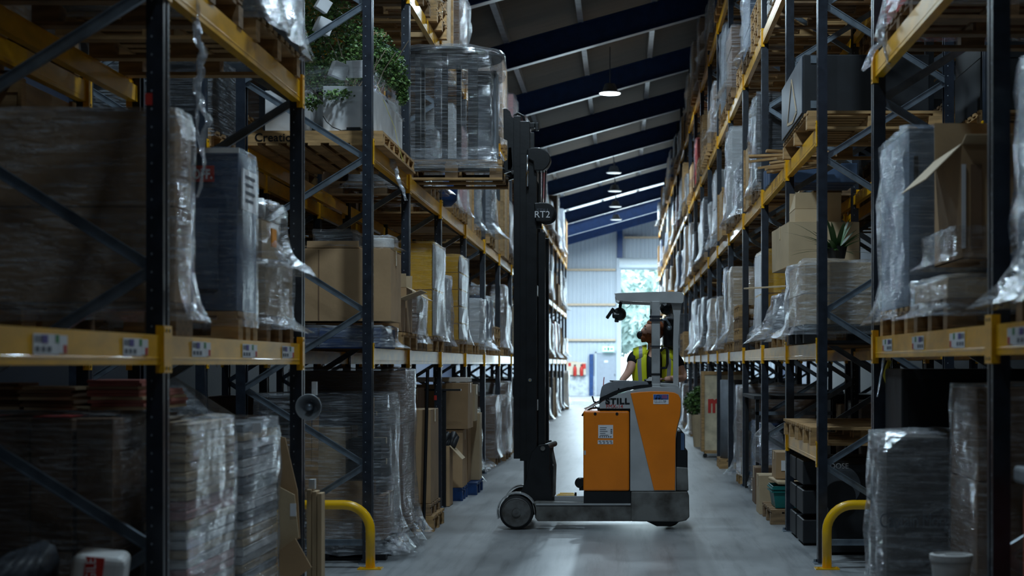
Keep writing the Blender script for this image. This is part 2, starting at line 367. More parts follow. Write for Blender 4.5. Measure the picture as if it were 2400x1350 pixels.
# ------------------------------------------------------------------ outside the roller door
gr = struct('ground', MB().bx(-40, 60, YE + .2, 160, -.3, -.02), mat('yard_asphalt', (150, 152, 152), .9))
M_tree = mat('haze_paled_leaves', (196, 212, 204), .7, var=.2, scale=1.5)  # leaf colour paled to carry the bright haze outdoors
M_bark = mat('tree_bark', (110, 96, 80), .9)
for i, (x, y, r_, h_) in enumerate([(-1.5, 104, 3.2, 7), (3.2, 100, 2.8, 5.6), (7.5, 106, 3.6, 7.5), (1.2, 112, 4.2, 9.2), (12, 112, 4.0, 8)]):
    t = empty('broadleaf_tree', (x, y, -.02), ['pale green tree outside the open roller door, left of the others', 'low round tree in the middle of the roller door opening', 'tall tree outside the door, half hidden behind the right racks', 'highest pale tree standing farthest behind the roller door opening', 'tree outside mostly hidden behind the right racks'][i], 'tree', 'trees outside the roller door')
    MB().tube([(x, y, 0), (x + .1, y, h_ * .6)], [.22, .12], 8).build('trunk', M_bark, t)
    lf = MB(); rr = random.Random(i)
    for _ in range(2600):
        d = Vector((rr.gauss(0, 1), rr.gauss(0, 1), rr.gauss(0, 1))).normalized() * r_ * rr.uniform(.55, 1) ** .6
        c = Vector((x, y, h_ * .66)) + Vector((d.x, d.y, d.z * h_ / r_ * .42))
        a = Euler((rr.uniform(0, 6), rr.uniform(0, 6), 0)).to_matrix(); s = rr.uniform(.16, .34)
        lf.add([c + a @ Vector(q) * s for q in ((-1, 0, 0), (0, -.6, .1), (1, 0, 0), (0, .6, .1))], [(0, 1, 2, 3)])
    lf.build('foliage', M_tree, t, fix=False)

# ------------------------------------------------------------------ highbay lamps
M_lamp = mat('lamp_lens', (235, 245, 255), .3, var=.01, emit=((225, 245, 255), 9.))
M_lampd = mat('lamp_lens_dim', (225, 235, 240), .3, var=.01, emit=((215, 235, 245), .55))
LB = ['bright lit highbay lamp hanging nearest among the roof rafters', 'pale round highbay lamp, next beyond the bright lit one', 'pale round highbay lamp, second beyond the bright lit one', 'pale round highbay lamp, third beyond the bright lit one', 'pale highbay lamp closest to the far gable wall']
for i, y in enumerate((36, 51, 56.4, 62, 67.6)):
    x, z = -.28, 7.38
    t = empty('highbay_lamp', (x, y, z), LB[i], 'lamp', 'highbay lamps over the aisle')
    MB().lathe((x, y, z), [(.1, .22), (.12, .2), (.17, .06), (.24, .04), (.24, .015)], 'z', 24).build('lamp_housing', M_galv, t, smooth=True)
    MB().lathe((x, y, z), [(.225, .014), (.22, 0.0)], 'z', 24).build('lens', M_lamp if i == 0 else M_lampd, t)
    MB().tube([(x, y, z + .2), (x, y, roof_z(x) + .06)], .012, 6).build('suspension_rod', M_galv, t)
# the near part is lit by added lamps above the frame, without fittings

# ------------------------------------------------------------------ racking
def upright_mesh(h):
    k = ('upr', round(h, 2))
    if k in CACHE: return CACHE[k]
    mb = MB(); w_, d = .10, .072   # along the aisle, across
    # channel section: web on the aisle face, returns, small lips
    pts = [(0, -w_ / 2), (0, -.018), (-.006, -.012), (-.006, .012), (0, .018), (0, w_ / 2), (-d, w_ / 2), (-d, w_ / 2 - .02), (-d + .006, w_ / 2 - .02), (-d + .006, w_ / 2 - .006), (-.01, w_ / 2 - .006), (-.01, -w_ / 2 + .006), (-d + .006, -w_ / 2 + .006), (-d + .006, -w_ / 2 + .02), (-d, -w_ / 2 + .02), (-d, -w_ / 2)]
    mb.prism([(p[0], p[1]) for p in pts], 0, h, plane='xy')
    CACHE[k] = mb.mesh('upright', M_upr, fix=True); return CACHE[k]
def dots_mesh(h):
    k = ('dots', round(h, 2))
    if k in CACHE: return CACHE[k]
    mb = MB(); z = .1
    while z < h - .05:
        mb.bx(-.051, -.045, -.0515, -.05, z - .004, z + .004)
        mb.bx(.0, .001, .026, .034, z - .006, z + .006)
        z += .0765
    CACHE[k] = mb.mesh('hole_row', mat('bright_bolt', (170, 180, 190), .4, .4), fix=False); return CACHE[k]
def brace_mesh(dx, dz):
    k = ('br', round(dx, 3), round(dz, 3))
    if k in CACHE: return CACHE[k]
    mb = MB(); a, b = Vector((0, 0, 0)), Vector((dx, 0, dz))
    mb.bar(a, b, .028, .045); d = (b - a).normalized(); n = Vector((-d.z, 0, d.x))
    mb.bar(a + n * .021 + Vector((0, -.017, 0)), b + n * .021 + Vector((0, -.017, 0)), .008, .006)
    mb.bar(a - n * .021 + Vector((0, -.017, 0)), b - n * .021 + Vector((0, -.017, 0)), .008, .006)
    CACHE[k] = mb.mesh('brace', M_galv, fix=True); return CACHE[k]
foot_me = MB().bx(-.1, .03, -.07, .07, 0, .008).lathe((-.085, .045, .008), [(.012, 0), (.012, .02)], 'z', 6).lathe((.012, -.045, .008), [(.012, 0), (.012, .02)], 'z', 6).mesh('foot_plate', M_galv)
def frame(xf, sgn, y, h, label, depth=1.05, group=None, dots=False, tagz=()):
    """aisle face at xf; sgn = -1 left racks (rear further left), +1 right racks"""
    t = empty('rack_upright_frame', (xf, y, 0), label, 'rack frame', group)
    um = upright_mesh(h)
    for xo, fl in ((0, 1), (sgn * depth, -1)):
        flip = (fl * -sgn)           # +1: aisle face towards +x
        o = inst('upright', um, t, (xo, 0, 0), (0, 0, 0 if flip > 0 else PI))
        if dots: inst('hole_row', dots_mesh(h), o)['kind'] = 'stuff'
        inst('foot_plate', foot_me, t, (xo, 0, 0), (0, 0, 0 if flip > 0 else PI))
    L = depth - .1
    zf, k = .765, 0
    z = .165
    rear = True
    x_f, x_r = sgn * .05, sgn * (depth - .05)
    inst('brace', brace_mesh(x_r - x_f, 0), t, (x_f, 0, .165))
    while z + .595 < h:
        a = (x_r, z) if rear else (x_f, z); b = (x_f, z + .595) if rear else (x_r, z + .595)
        inst('brace', brace_mesh(b[0] - a[0], b[1] - a[1]), t, (a[0], -.012 if rear else .012, a[1]))
        z += .595; rear = not rear
    if tagz:
        for z in tagz: MB().bx(-.075, -.045, -.054, -.0515, z, z + .05).build('red_tag', M_red, t, world=False)
    return t
BH = .125
def beam_mesh(L):
    k = ('beam', round(L, 3))
    if k in CACHE: return CACHE[k]
    mb = MB()   # stepped box section, step towards the rear (+x side is the aisle side)
    mb.prism([(0, 0), (0, BH), (-.028, BH), (-.028, BH - .03), (-.05, BH - .03), (-.05, 0)], 0, L, plane='xz')
    mb.prism([(.0, .022), (.0015, .024), (.0015, .03), (0, .032)], 0, L, plane='xz')
    CACHE[k] = mb.mesh('beam', M_beam, fix=True); return CACHE[k]
conn_me = MB().bx(-.03, .006, -.0, .006, -.035, BH + .04).bx(.0, .006, -.055, .0, -.035, BH + .04)
for dz in (-.015, BH + .02): conn_me.lathe((.007, -.03, dz), [(.008, -.002), (.008, .001)], 'x', 8, 1)
conn_me = conn_me.mesh('connector', [M_beam, M_black])
lab_me = MB().bx(0, .001, -.07, .035, 0, .062).bx(0, .0015, .035, .07, 0.004, .06, 0).bx(0, .002, -.037, -.012, .034, .058, 1).bx(0, .002, .02, .034, .036, .060, 2).bx(0, .002, .052, .068, .004, .03, 3)
for i in range(5): lab_me.bx(0, .002, -.064 + i * .007, -.061 + i * .007, .036, .056, 4)
for i in range(3): lab_me.bx(0, .002, -.062 + i * .024, -.046 + i * .024, .008, .024, 4)
lab_me = lab_me.mesh('location_label', [M_lab, M_labp, M_labg, M_red, M_ink])
def beam(x, sgn, y0, y1, z, label, rear=False, labels=0, group=None):
    """x is the aisle face of the front beam. z is its underside."""
    d = (1 if sgn < 0 else -1) * (-1 if rear else 1)    # direction the face looks
    L = (y1 - y0) - .11
    t = empty('rack_crossbeam', (x, (y0 + y1) / 2, z), label, 'rack beam', group)
    t.rotation_euler = (0, 0, 0 if d > 0 else PI)
    inst('beam_section', beam_mesh(L), t, (-.008, -L / 2, 0))
    inst('connector', conn_me, t, (.002, -L / 2 - .0, 0)); o = inst('connector', conn_me, t, (.002, L / 2 + .0, 0)); o.scale = (1, -1, 1)
    for i in range(labels):
        yy = (-.9, .1, 1.09)[i]
        if d < 0: yy = -yy
        inst('location_label', lab_me, t, (-.007, yy, .036)).scale = (1, 2.4 if d > 0 else -2.4, 1.12)
    return t
ORD = ['first', 'second', 'third', 'fourth', 'fifth', 'sixth', 'seventh', 'eighth', 'ninth', 'tenth', 'eleventh', 'twelfth', 'thirteenth', 'fourteenth', 'fifteenth', 'sixteenth', 'seventeenth', 'eighteenth', 'nineteenth', 'twentieth', 'twenty-first']
XL, XR, DEP = -1.94, 1.507, 1.05
YL = [12.9, 15.15, 17.8, 20.6] + [20.6 + 2.83 * k for k in range(1, 14)]
YR = [12.9, 15.4, 18.1, 20.95] + [20.95 + 2.86 * k for k in range(1, 18)]
LZ = [1.545, 3.13, 4.85]
RZ = [1.585, 3.27, 5.02, 6.85]
def run(side, ys, zs, h, word, near=False):
    sgn = -1 if side == 'left' else 1; xf = XL if sgn < 0 else XR
    for i, y in enumerate(ys):
        frame(xf, sgn, y, h, f'dark steel rack frame with grey braces, {ORD[i]} of the {word} row', dots=(y < 22), group=f'frames of the {word} row', tagz={'near left': (2.64,), 'far left': (1.16,)}.get(word, ()) if (i == 1 and near) or (i in (2,) and not near and sgn < 0) else ())
    for i in range(len(ys) - 1):
        for j, z in enumerate(zs):
            beam(xf, sgn, ys[i], ys[i + 1], z, f'yellow aisle beam on level {ORD[j]}, {ORD[i]} bay of the {word} row'.replace('level first', 'first level').replace('level second', 'second level').replace('level third', 'third level').replace('level fourth', 'fourth level'),
                 labels=3 if j == 0 and near else 0, group=f'yellow beams of the {word} row')
            beam(xf + sgn * DEP, sgn, ys[i], ys[i + 1], z, f'yellow rear beam of the {ORD[j]} level, {ORD[i]} bay of the {word} row', rear=True, group=f'yellow beams of the {word} row')
run('left', [4.05, 7.07, 10.1], LZ, 6.2, 'near left', True)
run('left', YL, LZ, 5.42, 'far left')
run('right', [3.75, 6.83, 10.05], RZ, 8.3, 'near right', True)
run('right', YR, RZ, 8.3, 'far right')
# extra low beam in the first bay of the far right row
beam(XR, 1, YR[0], YR[1], .78, 'low yellow beam under loose pallets, first bay of the far right row', group='yellow beams of the far right row')
beam(XR + DEP, 1, YR[0], YR[1], .78, 'low rear yellow beam under loose pallets behind the yellow barrier', rear=True, group='yellow beams of the far right row')
# back-to-back racks behind
for sgn, ys, zs, word in ((-1, [7.07, 10.1], LZ, 'rear left'), (-1, [12.9, 15.15, 17.8, 20.6, 23.43], LZ, 'rear left beyond the cross aisle'), (1, [6.83, 10.05], RZ, 'rear right'), (1, [12.9, 15.4, 18.1, 20.95, 23.8], RZ, 'rear right beyond the cross aisle'), (1, [27 + 3.6 * k for k in range(12)], [1.585, 3.27], 'distant rear right')):
    xb = (XL if sgn < 0 else XR) + sgn * (DEP + .24)
    for i, y in enumerate(ys): frame(xb, sgn, y, 5.4 if sgn < 0 else 8.3, f'dark frame {ORD[i]} of the {word} rack', group=f'frames of the {word} rack')
    for i in range(len(ys) - 1):
        for j, z in enumerate(zs):
            beam(xb, sgn, ys[i], ys[i + 1], z, f'yellow beam facing the hidden aisle, {ORD[j]} level, {ORD[i]} bay, {word}', rear=False, group=f'beams of the {word} rack')
            beam(xb + sgn * DEP, sgn, ys[i], ys[i + 1], z, f'yellow far-side beam, {ORD[j]} level, {ORD[i]} bay, {word}', rear=True, labels=2 if j == 0 else 0, group=f'beams of the {word} rack')

# ------------------------------------------------------------------ pallets, cartons, film
def pallet_parts(parent, x0, x1, y0, y1, z, m=None, full=True, h=.144):
    """boards run along x on top of blocks; world coordinates"""
    m = m or M_timber
    if z > .5 and x1 < -1.7 and x0 > -3.1: x0 = XL - DEP + .005
    if z > .5 and x0 > 1.2 and x1 < 2.7: x1 = XR + DEP - .005
    dx, dy = x1 - x0, y1 - y0; cx, cy = (x0 + x1) / 2, (y0 + y1) / 2
    if not full:
        mb = MB()
        for yy in (y0 + .05, cy, y1 - .05):
            mb.bx(x0, x1, yy - .05, yy + .05, z, z + .02)
            for xx in (x0 + .07, cx, x1 - .07): mb.bx(xx - .07, xx + .07, yy - .05, yy + .05, z + .02, z + h - .04)
        n = max(4, int(dy / .15))
        for k in range(n):
            yy = y0 + .05 + (dy - .1) * k / (n - 1); mb.bx(x0, x1, yy - .045, yy + .045, z + h - .022, z + h)
        for xx in (x0 + .06, cx, x1 - .06): mb.bx(xx - .05, xx + .05, y0, y1, z + h - .04, z + h - .022)
        o = mb.build('timber_pallet', m, parent, fix=False); return o
    p = empty('timber_pallet', (0, 0, 0), parent=parent) if parent['category'] != 'pallet' else parent
    p_off = offset(p)
    def put(nm, me, loc): 
        o = bpy.data.objects.new(nm, me); COL.objects.link(o); o.parent = p; o.location = Vector(loc) - p_off
    bm_ = boxmesh(dx, .1, .02, m); blk = boxmesh(.14, .1, h - .06, m); st = boxmesh(.1, dy, .018, m)
    for yy in (y0 + .05, cy, y1 - .05):
        put('bottom_board', bm_, (cx, yy, z + .01))
        for xx in (x0 + .07, cx, x1 - .07): put('block', blk, (xx, yy, z + .02 + (h - .06) / 2))
    for xx in (x0 + .06, cx, x1 - .06): put('stringer', st, (xx, cy, z + h - .031))
    n = max(4, int(dy / .14)); tb = boxmesh(dx, .095, .022, m)
    for k in range(n): put('deck_board', tb, (cx + R.uniform(-.004, .004), y0 + .048 + (dy - .096) * k / (n - 1), z + h - .011))
    return p
def pallet(label, x0, x1, y0, y1, z, m=None, full=True, group=None, h=.144):
    t = empty('pallet', ((x0 + x1) / 2, (y0 + y1) / 2, z), label, 'pallet', group)
    if full: pallet_parts(t, x0, x1, y0, y1, z, m, True, h)
    else: pallet_parts(t, x0, x1, y0, y1, z, m, False, h).name = 'boards_and_blocks'
    return t
def carton_mb(x0, x1, y0, y1, z0, z1, seed=0, soft=.006):
    rr = random.Random(seed); mb = MB(); nx = ny = 2; 
    def j(): return rr.uniform(-soft, soft)
    xs = (x0, x1); ys = (y0, y1)
    # four walls and a top of two flaps with a slit
    mb.bx(x0, x1, y0, y1, z0, z1 - .004)
    cy = (y0 + y1) / 2
    mb.bx(x0 + .001, x1 - .001, y0 + .001, cy - .002, z1 - .004, z1); mb.bx(x0 + .001, x1 - .001, cy + .002, y1 - .001, z1 - .004, z1)
    mb.v = [(v[0] + j(), v[1] + j(), v[2]) for v in mb.v]
    return mb
def carton(x0, x1, y0, y1, z0, z1, m=None, label=None, parent=None, group=None, tape=True, seed=None, name='carton', seam=False, soft=.004, cat='carton'):
    m = m or M_card; seed = R.random() if seed is None else seed
    if x0 > x1: x0, x1 = x1, x0
    mb = carton_mb(x0, x1, y0, y1, z0, z1, seed, soft)
    o = mb.build(name, m, parent, bevel=.006, seg=1, loc=((x0 + x1) / 2, (y0 + y1) / 2, z0))
    if label: tag(o, label, cat, group)
    if tape and not (parent and parent.parent):
        cx, cy = (x0 + x1) / 2, (y0 + y1) / 2; h = z1 - z0
        MB().bx(x0 - .002, x1 + .002, cy - .025, cy + .025, z1 - .001, z1 + .002).bx(x0 - .004, x0 - .0005, cy - .025, cy + .025, z1 - min(.12, h * .3), z1 + .002).bx(x1 + .0005, x1 + .004, cy - .025, cy + .025, z1 - min(.12, h * .3), z1 + .002).build('parcel_tape', M_tape, o, world=True)
    if seam:
        MB().bx(x0 + (x1 - x0) * seam - .004, x0 + (x1 - x0) * seam + .004, y0 - .002, y0 + .001, z0 + .01, z1 - .01).build('seam', M_card3, o, world=True)
    return o
def film_mb(x0, x1, y0, y1, z0, z1, seed=0, flare=.05, bulge=.02, nz=11, k=8, cap=True, fz=.25, peak=0., pad=.012, ylim=.03, zlow=-9):
    mb = MB(); sd = seed * 7.31; cx, cy = (x0 + x1) / 2, (y0 + y1) / 2; hx, hy = abs(x1 - x0) / 2 + pad, (y1 - y0) / 2 + pad
    per = []
    for i in range(k): per.append((-1 + 2 * i / k, -1))
    for i in range(k): per.append((1, -1 + 2 * i / k))
    for i in range(k): per.append((1 - 2 * i / k, 1))
    for i in range(k): per.append((-1, 1 - 2 * i / k))
    n = len(per); H = z1 - z0
    rings = nz + 1
    for r in range(rings):
        t = r / nz; z = z0 + H * t
        fl = flare * max(0, 1 - t / fz) ** 2
        for q, (a, b) in enumerate(per):
            corner = (abs(a) > .97 and abs(b) > .97)
            nn = noise.noise(Vector((a * 2.2 + sd, b * 2.2 - sd, z * 2.4 + sd)))
            n2 = noise.noise(Vector((a * 6 + sd, b * 6 - sd, z * 7 + sd)))
            d = bulge * (.55 * nn + .45 * n2 + .25) + fl * (1 + .9 * n2)
            px_, py_ = cx + a * hx + (a * d if abs(a) > .97 else d * .0), cy + b * hy + (b * max(-.02, min(ylim, d)) if abs(b) > .97 else 0)
            if corner: px_ -= a * .012; py_ -= b * .012
            top = 1 if t > .999 else 0
            mb.v.append((px_ - top * a * .01, py_ - top * b * .01, z + (bulge * .5 * n2 if t < .999 else bulge * abs(n2) * .5) - (.6 * fl * n2 if r == 0 else 0)))
            if mb.v[-1][2] < zlow: mb.v[-1] = (mb.v[-1][0], mb.v[-1][1], zlow)
    for r in range(nz):
        for q in range(n):
            mb.f.append((r * n + q, r * n + (q + 1) % n, (r + 1) * n + (q + 1) % n, (r + 1) * n + q)); mb.m.append(0)
    if cap:
        base = nz * n; 
        inner = len(mb.v)
        for q, (a, b) in enumerate(per):
            nn = noise.noise(Vector((a * 3 + sd, b * 3, sd)))
            mb.v.append((cx + a * hx * .55, cy + b * hy * .55, z1 + .01 + bulge * nn))
        c = len(mb.v); mb.v.append((cx, cy, z1 + .012 + peak))
        for q in range(n):
            mb.f.append((base + q, base + (q + 1) % n, inner + (q + 1) % n, inner + q)); mb.m.append(0)
            mb.f.append((inner + q, inner + (q + 1) % n, c)); mb.m.append(0)
    return mb
def film(parent, *a, m=None, name='stretch_film', **k):
    return film_mb(*a, **k).build(name, m or M_film, parent, smooth=True, fix=False)
def wrapped(label, x0, x1, y0, y1, z0, z1, m=None, nx=1, ny=1, nz=2, pal=True, fm=None, seed=None, group=None, flare=.05, bulge=.02, full=None, mats=None, fz=.25, tape=False, peak=0., palm=None, cat='pallet load', over=.0, cover=.08):
    """film-wrapped pallet load: pallet, cartons, film are parts of one thing"""
    if x0 > x1: x0, x1 = x1, x0
    seed = R.uniform(0, 40) if seed is None else seed
    t = empty('wrapped_pallet_load', ((x0 + x1) / 2, (y0 + y1) / 2, z0), label, cat, group)
    zb = z0
    full = (y0 < 24) if full is None else full
    if pal:
        pallet_parts(t, x0 - over, x1 + over, y0 - over, y1 + over, z0, palm or R.choice([M_timber, M_timber2]), full); zb = z0 + .146
    m = m or M_card; g = .004; rr = random.Random(seed)
    for i in range(nx):
        for j in range(ny):
            for k in range(nz):
                a0 = x0 + (x1 - x0) * i / nx; a1 = x0 + (x1 - x0) * (i + 1) / nx
                b0 = y0 + (y1 - y0) * j / ny; b1 = y0 + (y1 - y0) * (j + 1) / ny
                c0 = zb + (z1 - zb) * k / nz; c1 = zb + (z1 - zb) * (k + 1) / nz
                mm = rr.choice(mats) if mats else m
                s = rr.uniform(0, .012)
                carton(a0 + g + s, a1 - g - s * .5, b0 + g + s, b1 - g, c0 + .001, c1 - g, mm, parent=t, tape=tape, seed=rr.random())
    if fm != 'none':
        film(t, x0, x1, y0, y1, zb - (cover if pal else 0), z1 + .01, zlow=z0 + .006, m=fm, seed=seed, flare=flare, bulge=bulge, fz=fz, peak=peak, nz=12 if y0 < 24 else 7, k=9 if y0 < 24 else 5)
    return t

# ------------------------------------------------------------------ near left rack, level one
LT = [z + BH + .002 for z in LZ]; RT = [z + BH + .002 for z in RZ]
t = wrapped('huge brown wrapped carton load on the near left rack behind the closest post', -3.0, -1.955, 7.28, 7.56, LT[0], 2.66, M_card, 1, 1, 2, fm=M_film2, flare=.06, bulge=.02, seed=3, palm=M_timber2)
t = wrapped('navy box with red OFF print wrapped in film on the near left rack', -2.62, -1.955, 8.46, 8.9, LT[0], 2.64, M_navy, 1, 1, 1, fm=M_filmt, flare=.0, bulge=.006, seed=5)
MB().bx(PX(449, 8.455), PX(502, 8.455), 8.455, 8.46, PZ(426, 8.455), PZ(388, 8.455)).build('red_panel', M_red, t)
text('OFF.', .066, (PX(451, 8.45), 8.452, PZ(418, 8.45)), M_lab, t, ext=.0015, sx=.72, bold=.003)
MB().bx(-2.6, PX(511, 8.455), 8.452, 8.459, 1.93, 2.34).build('pale_panel', mat('navy_pale', (98, 118, 144), .5), t)
MB().bx(-2.62, -1.95, 8.45, 8.459, 2.62, 2.645).build('white_edge_strip', M_white, t)
MB().bx(-1.948, -1.942, 8.50, 8.84, 2.34, 2.55).build('paper_label', M_lab, t)
for i in range(4): MB().bx(-1.941, -1.9405, 8.56, 8.78 - .04 * (i % 2), 2.505 - .04 * i, 2.52 - .04 * i).build('print_line', M_ink, t)
t = wrapped('beige wrapped chair-shaped bundle with an orange sticker on the near left rack', -2.8, -1.97, 9.2, 9.95, LT[0], 2.12, M_card2, 1, 1, 1, fm=M_film2, flare=.1, bulge=.04, seed=8)
carton(-2.6, -2.02, 9.3, 9.75, 2.13, 2.36, M_card2, parent=t, tape=False)
MB().tube([(-2.5, 9.35, 2.42), (-2.02, 9.35, 2.42)], .06, 14).build('padded_roll', M_white, t, smooth=True)
film(t, -2.66, -1.99, 9.26, 9.8, 2.08, 2.46, m=M_film2, seed=4, flare=.12, bulge=.04, fz=.6)
MB().bx(-1.955, -1.948, 9.24, 9.36, 2.2, 2.3).build('orange_sticker', mat('sticker_orange', (245, 150, 20), .5), t)
# level two of the near left rack
t = wrapped('black film-wrapped shiny load high on the near left rack end bay', -2.95, -1.93, 8.75, 9.95, LT[1], 4.5, M_dark, 1, 1, 2, fm=M_filmk, bulge=.05, seed=12, cover=.04)
film(t, -2.97, -1.915, 8.72, 9.98, LT[1] + .1, 4.52, m=M_filmt, seed=17, bulge=.06, name='outer_film')
pallet('weathered empty pallet on the near left rack, second level', -2.98, -1.94, 7.25, 8.5, LT[1], M_timber2)
pallet('upper of two empty pallets on the near left rack, second level', -2.98, -1.94, 7.25, 8.5, LT[1] + .146, M_timber)
# floor bay of the near left rack
t = wrapped('long dark stack of wrapped cartons under the near left rack', -2.98, -2.24, 7.32, 8.4, 0, 1.31, M_card3, 4, 1, 2, fm=M_filmd, seed=21, flare=.02)
for x in (-2.95, -2.6): MB().bx(x, x + .16, 7.33, 7.6, 1.312, 1.318).build('red_print', M_red, t)
t = wrapped('narrow wrapped stack of pale folded card beside the closest rack post', -2.15, -1.95, 7.45, 8.38, 0, 1.28, M_card2, 1, 1, 26, fm=M_film2, seed=23, flare=.04, bulge=.03, mats=[M_card2, M_white, M_pink, M_card2], pal=True)
t = wrapped('taller wrapped stack of grey card with a film peak, near left rack floor', -2.9, -1.95, 8.56, 9.42, 0, 1.24, M_card2, 2, 1, 24, fm=M_film2, seed=25, flare=.05, bulge=.03, mats=[M_grey, M_card2, M_white], peak=.22)
MB().bx(PX(592, 8.54), PX(612, 8.54), 8.535, 8.54, PZ(1014, 8.54), PZ(991, 8.54)).build('paper_label', M_lab, t)
M_leaf_r = mat('leaflet_red', (176, 104, 92), .6)
for i, (x, y, n) in enumerate(((-2.32, 7.75, 9), (-2.62, 7.72, 7), (-2.9, 7.8, 8), (-2.3, 8.15, 6))):
    z = 1.335
    s = empty('leaflet_bundle', (x, y, z), ['bundle of red leaflets on the dark stack beside the closest post', 'brown bundle on the dark stack, in the middle of its top', 'brown bundle on the dark stack, farthest from the aisle', 'red bundle lying behind the others on the dark stack'][i], 'leaflets', 'bundles on the dark stack')
    for k in range(n):
        inst('leaflet_pack', boxmesh(.24, .3, .014, [M_leaf_r, M_card3, M_card3, M_leaf_r][i] if k % 3 else M_card2), s, (R.uniform(-.01, .01), R.uniform(-.01, .01), .009 + k * .0155), (0, 0, R.uniform(-.06, .06)))
carton(-2.95, -1.99, 5.7, 6.85, 0, .6, M_card3, 'dark low carton on the floor in the bay closest to the camera', cat='carton')
pk = MB().ob((-2.08, 6.62, .71), (.2, .3, .18), Euler((0, .12, .2)).to_matrix()).build('parcel', M_white, loc=(-2.08, 6.62, .6), bevel=.03, seg=3)
tag(pk, 'white parcel with red FRAGILE tape lying at the bottom left corner', 'parcel')
MB().ob((-2.06, 6.465, .712), (.07, .006, .17), Euler((0, .12, .2)).to_matrix()).build('red_tape', M_red, pk)
text('FRAGILE', .055, (-2.045, 6.455, .63), M_lab, pk, rot=(PI / 2, -PI / 2, .2), sx=.8)
bg = MB(); 
for k in range(5): bg.tube([(-2.54 + .05 * k, 6.45 + .02 * k, .66), (-2.42 + .03 * k, 6.6, .74 + .01 * k), (-2.32, 6.62 + .02 * k, .66)], [.05, .07, .04], 8)
b = bg.build('crumpled_bag', mat('black_white_bag', (92, 98, 108), .4, var=.4, scale=14), loc=(-2.3, 6.5, .6), smooth=True); tag(b, 'crumpled black and white bag beside the FRAGILE parcel', 'bag')
# folded card leaning behind the near stack, timber post, horn
M_cd = M_card
for i, (pts, Y) in enumerate([(([650, 1022], [668, 1026], [697, 1150], [703, 1262], [655, 1285]), 9.62), (([652, 1140], [690, 1160], [700, 1260], [650, 1300]), 9.56), (([655, 1290], [692, 1262], [730, 1330], [700, 1352], [652, 1350]), 9.5)]):
    o = MB().prism([(PX(p[0], Y), PZ(p[1], Y)) for p in pts], Y, Y + .012).build('cardboard_sheet', [M_card, M_card2, M_card][i], loc=(PX(675, Y), Y, 0))
    tag(o, ['tall flattened cardboard sheet leaning against the near left rack end', 'flattened cardboard with cut flap in front of the tall sheet', 'bent cardboard flap lowest beside the timber post'][i], 'cardboard')
MB().bx(PX(680, 9.55), PX(694, 9.55), 9.548, 9.552, PZ(1210, 9.55), PZ(1180, 9.55)).build('paper_scrap', M_lab, bpy.data.objects['cardboard_sheet.001'])
for nm, zz in (('cardboard_sheet', .02),): pass
po = MB(); 
for k in range(3): po.bx(PX(722 + k * 12, 10.35), PX(733 + k * 12, 10.35), 10.3, 10.42, 0, .77 - .012 * k)
o = po.build('corner_guard', mat('honeycomb_card', (186, 158, 122), .8, var=.15, scale=5, stretch=(4, 1, .5)), loc=(-1.9, 10.36, 0), bevel=.004); tag(o, 'upright layered cardboard post between the horn and the yellow barrier', 'post')
MB().bx(PX(725, 10.35), PX(739, 10.35), 10.33, 10.38, .77, .83).build('torn_top', M_white, o)
hx, hy, hz = PX(725, 9.95), 9.95, PZ(954, 9.95)
t = empty('horn_loudspeaker', (hx, hy, hz), 'grey horn loudspeaker fixed to the end post of the near left rack', 'loudspeaker')
MB().lathe((hx, hy, hz), [(.030, .11), (.034, .10), (.045, .06), (.06, .02), (.076, -.02), (.079, -.028), (.076, -.034), (.072, -.028), (.058, .01), (.042, .045), (.02, .075)], 'y', 32).build('horn', mat('horn_grey', (168, 174, 180), .4, var=.05), t, smooth=True)
MB().lathe((hx, hy, hz), [(.018, .07), (.022, -.01), (.02, -.02), (.006, -.024)], 'y', 18).build('driver_cone', M_galv, t, smooth=True)
MB().tube([(hx, hy + .06, hz + .03), (hx + .015, hy + .08, hz + .09), (hx + .02, hy + .1, hz + .14)], .009, 8).bx(hx - .0, hx + .03, hy + .075, hy + .1, hz + .07, hz + .15).build('bracket', M_white, t)
# hanging strand of twisted film
def strand(pts, Y, w0, label, name='film_strand', m=None, n=None, wob=.35, dy=.0):
    """loose twisted film hung from a load: several thin folded tubes, real geometry"""
    P3 = [Vector((PX(p[0], Y + dy * i), Y + dy * i, PZ(p[1], Y + dy * i))) for i, p in enumerate(pts)]
    mb = MB()
    for s in range(3):
        out = []; rr = []
        for i in range((len(P3) - 1) * 6 + 1):
            k, f = divmod(i, 6); a = P3[k]; b = P3[min(k + 1, len(P3) - 1)]; q = a.lerp(b, f / 6); tt = i / ((len(P3) - 1) * 6)
            ww = w0[0] + (w0[1] - w0[0]) * tt
            q = q + Vector((noise.noise(q * 14 + Vector((s * 5, 0, 0))), noise.noise(q * 14 + Vector((0, s * 7, 3))), 0)) * ww * .9
            out.append(q); rr.append(ww * (.35 + wob * noise.noise(q * 22 + Vector((s, 1, 1)))))
        mb.tube(out, rr, 6)
    o = mb.build(name, m or M_film2, smooth=True, loc=P3[0]); tag(o, label, 'film strand'); return o
strand([(444, -4), (462, 40), (470, 90), (472, 140), (466, 175), (468, 220), (474, 255), (488, 285), (478, 310), (474, 345), (478, 385), (474, 420), (464, 462)], 7.6, (.042, .013), 'long twisted strand of white film hanging in front of the navy box', n='film')
strand([(470, 215), (464, 260), (464, 300), (468, 345)], 7.62, (.022, .013), 'short side tail of the hanging white film strand')
strand([(495, 800), (507, 830), (508, 862)], 9.2, (.01, .006), 'thin film tail hanging over the labelled beam under the navy box')

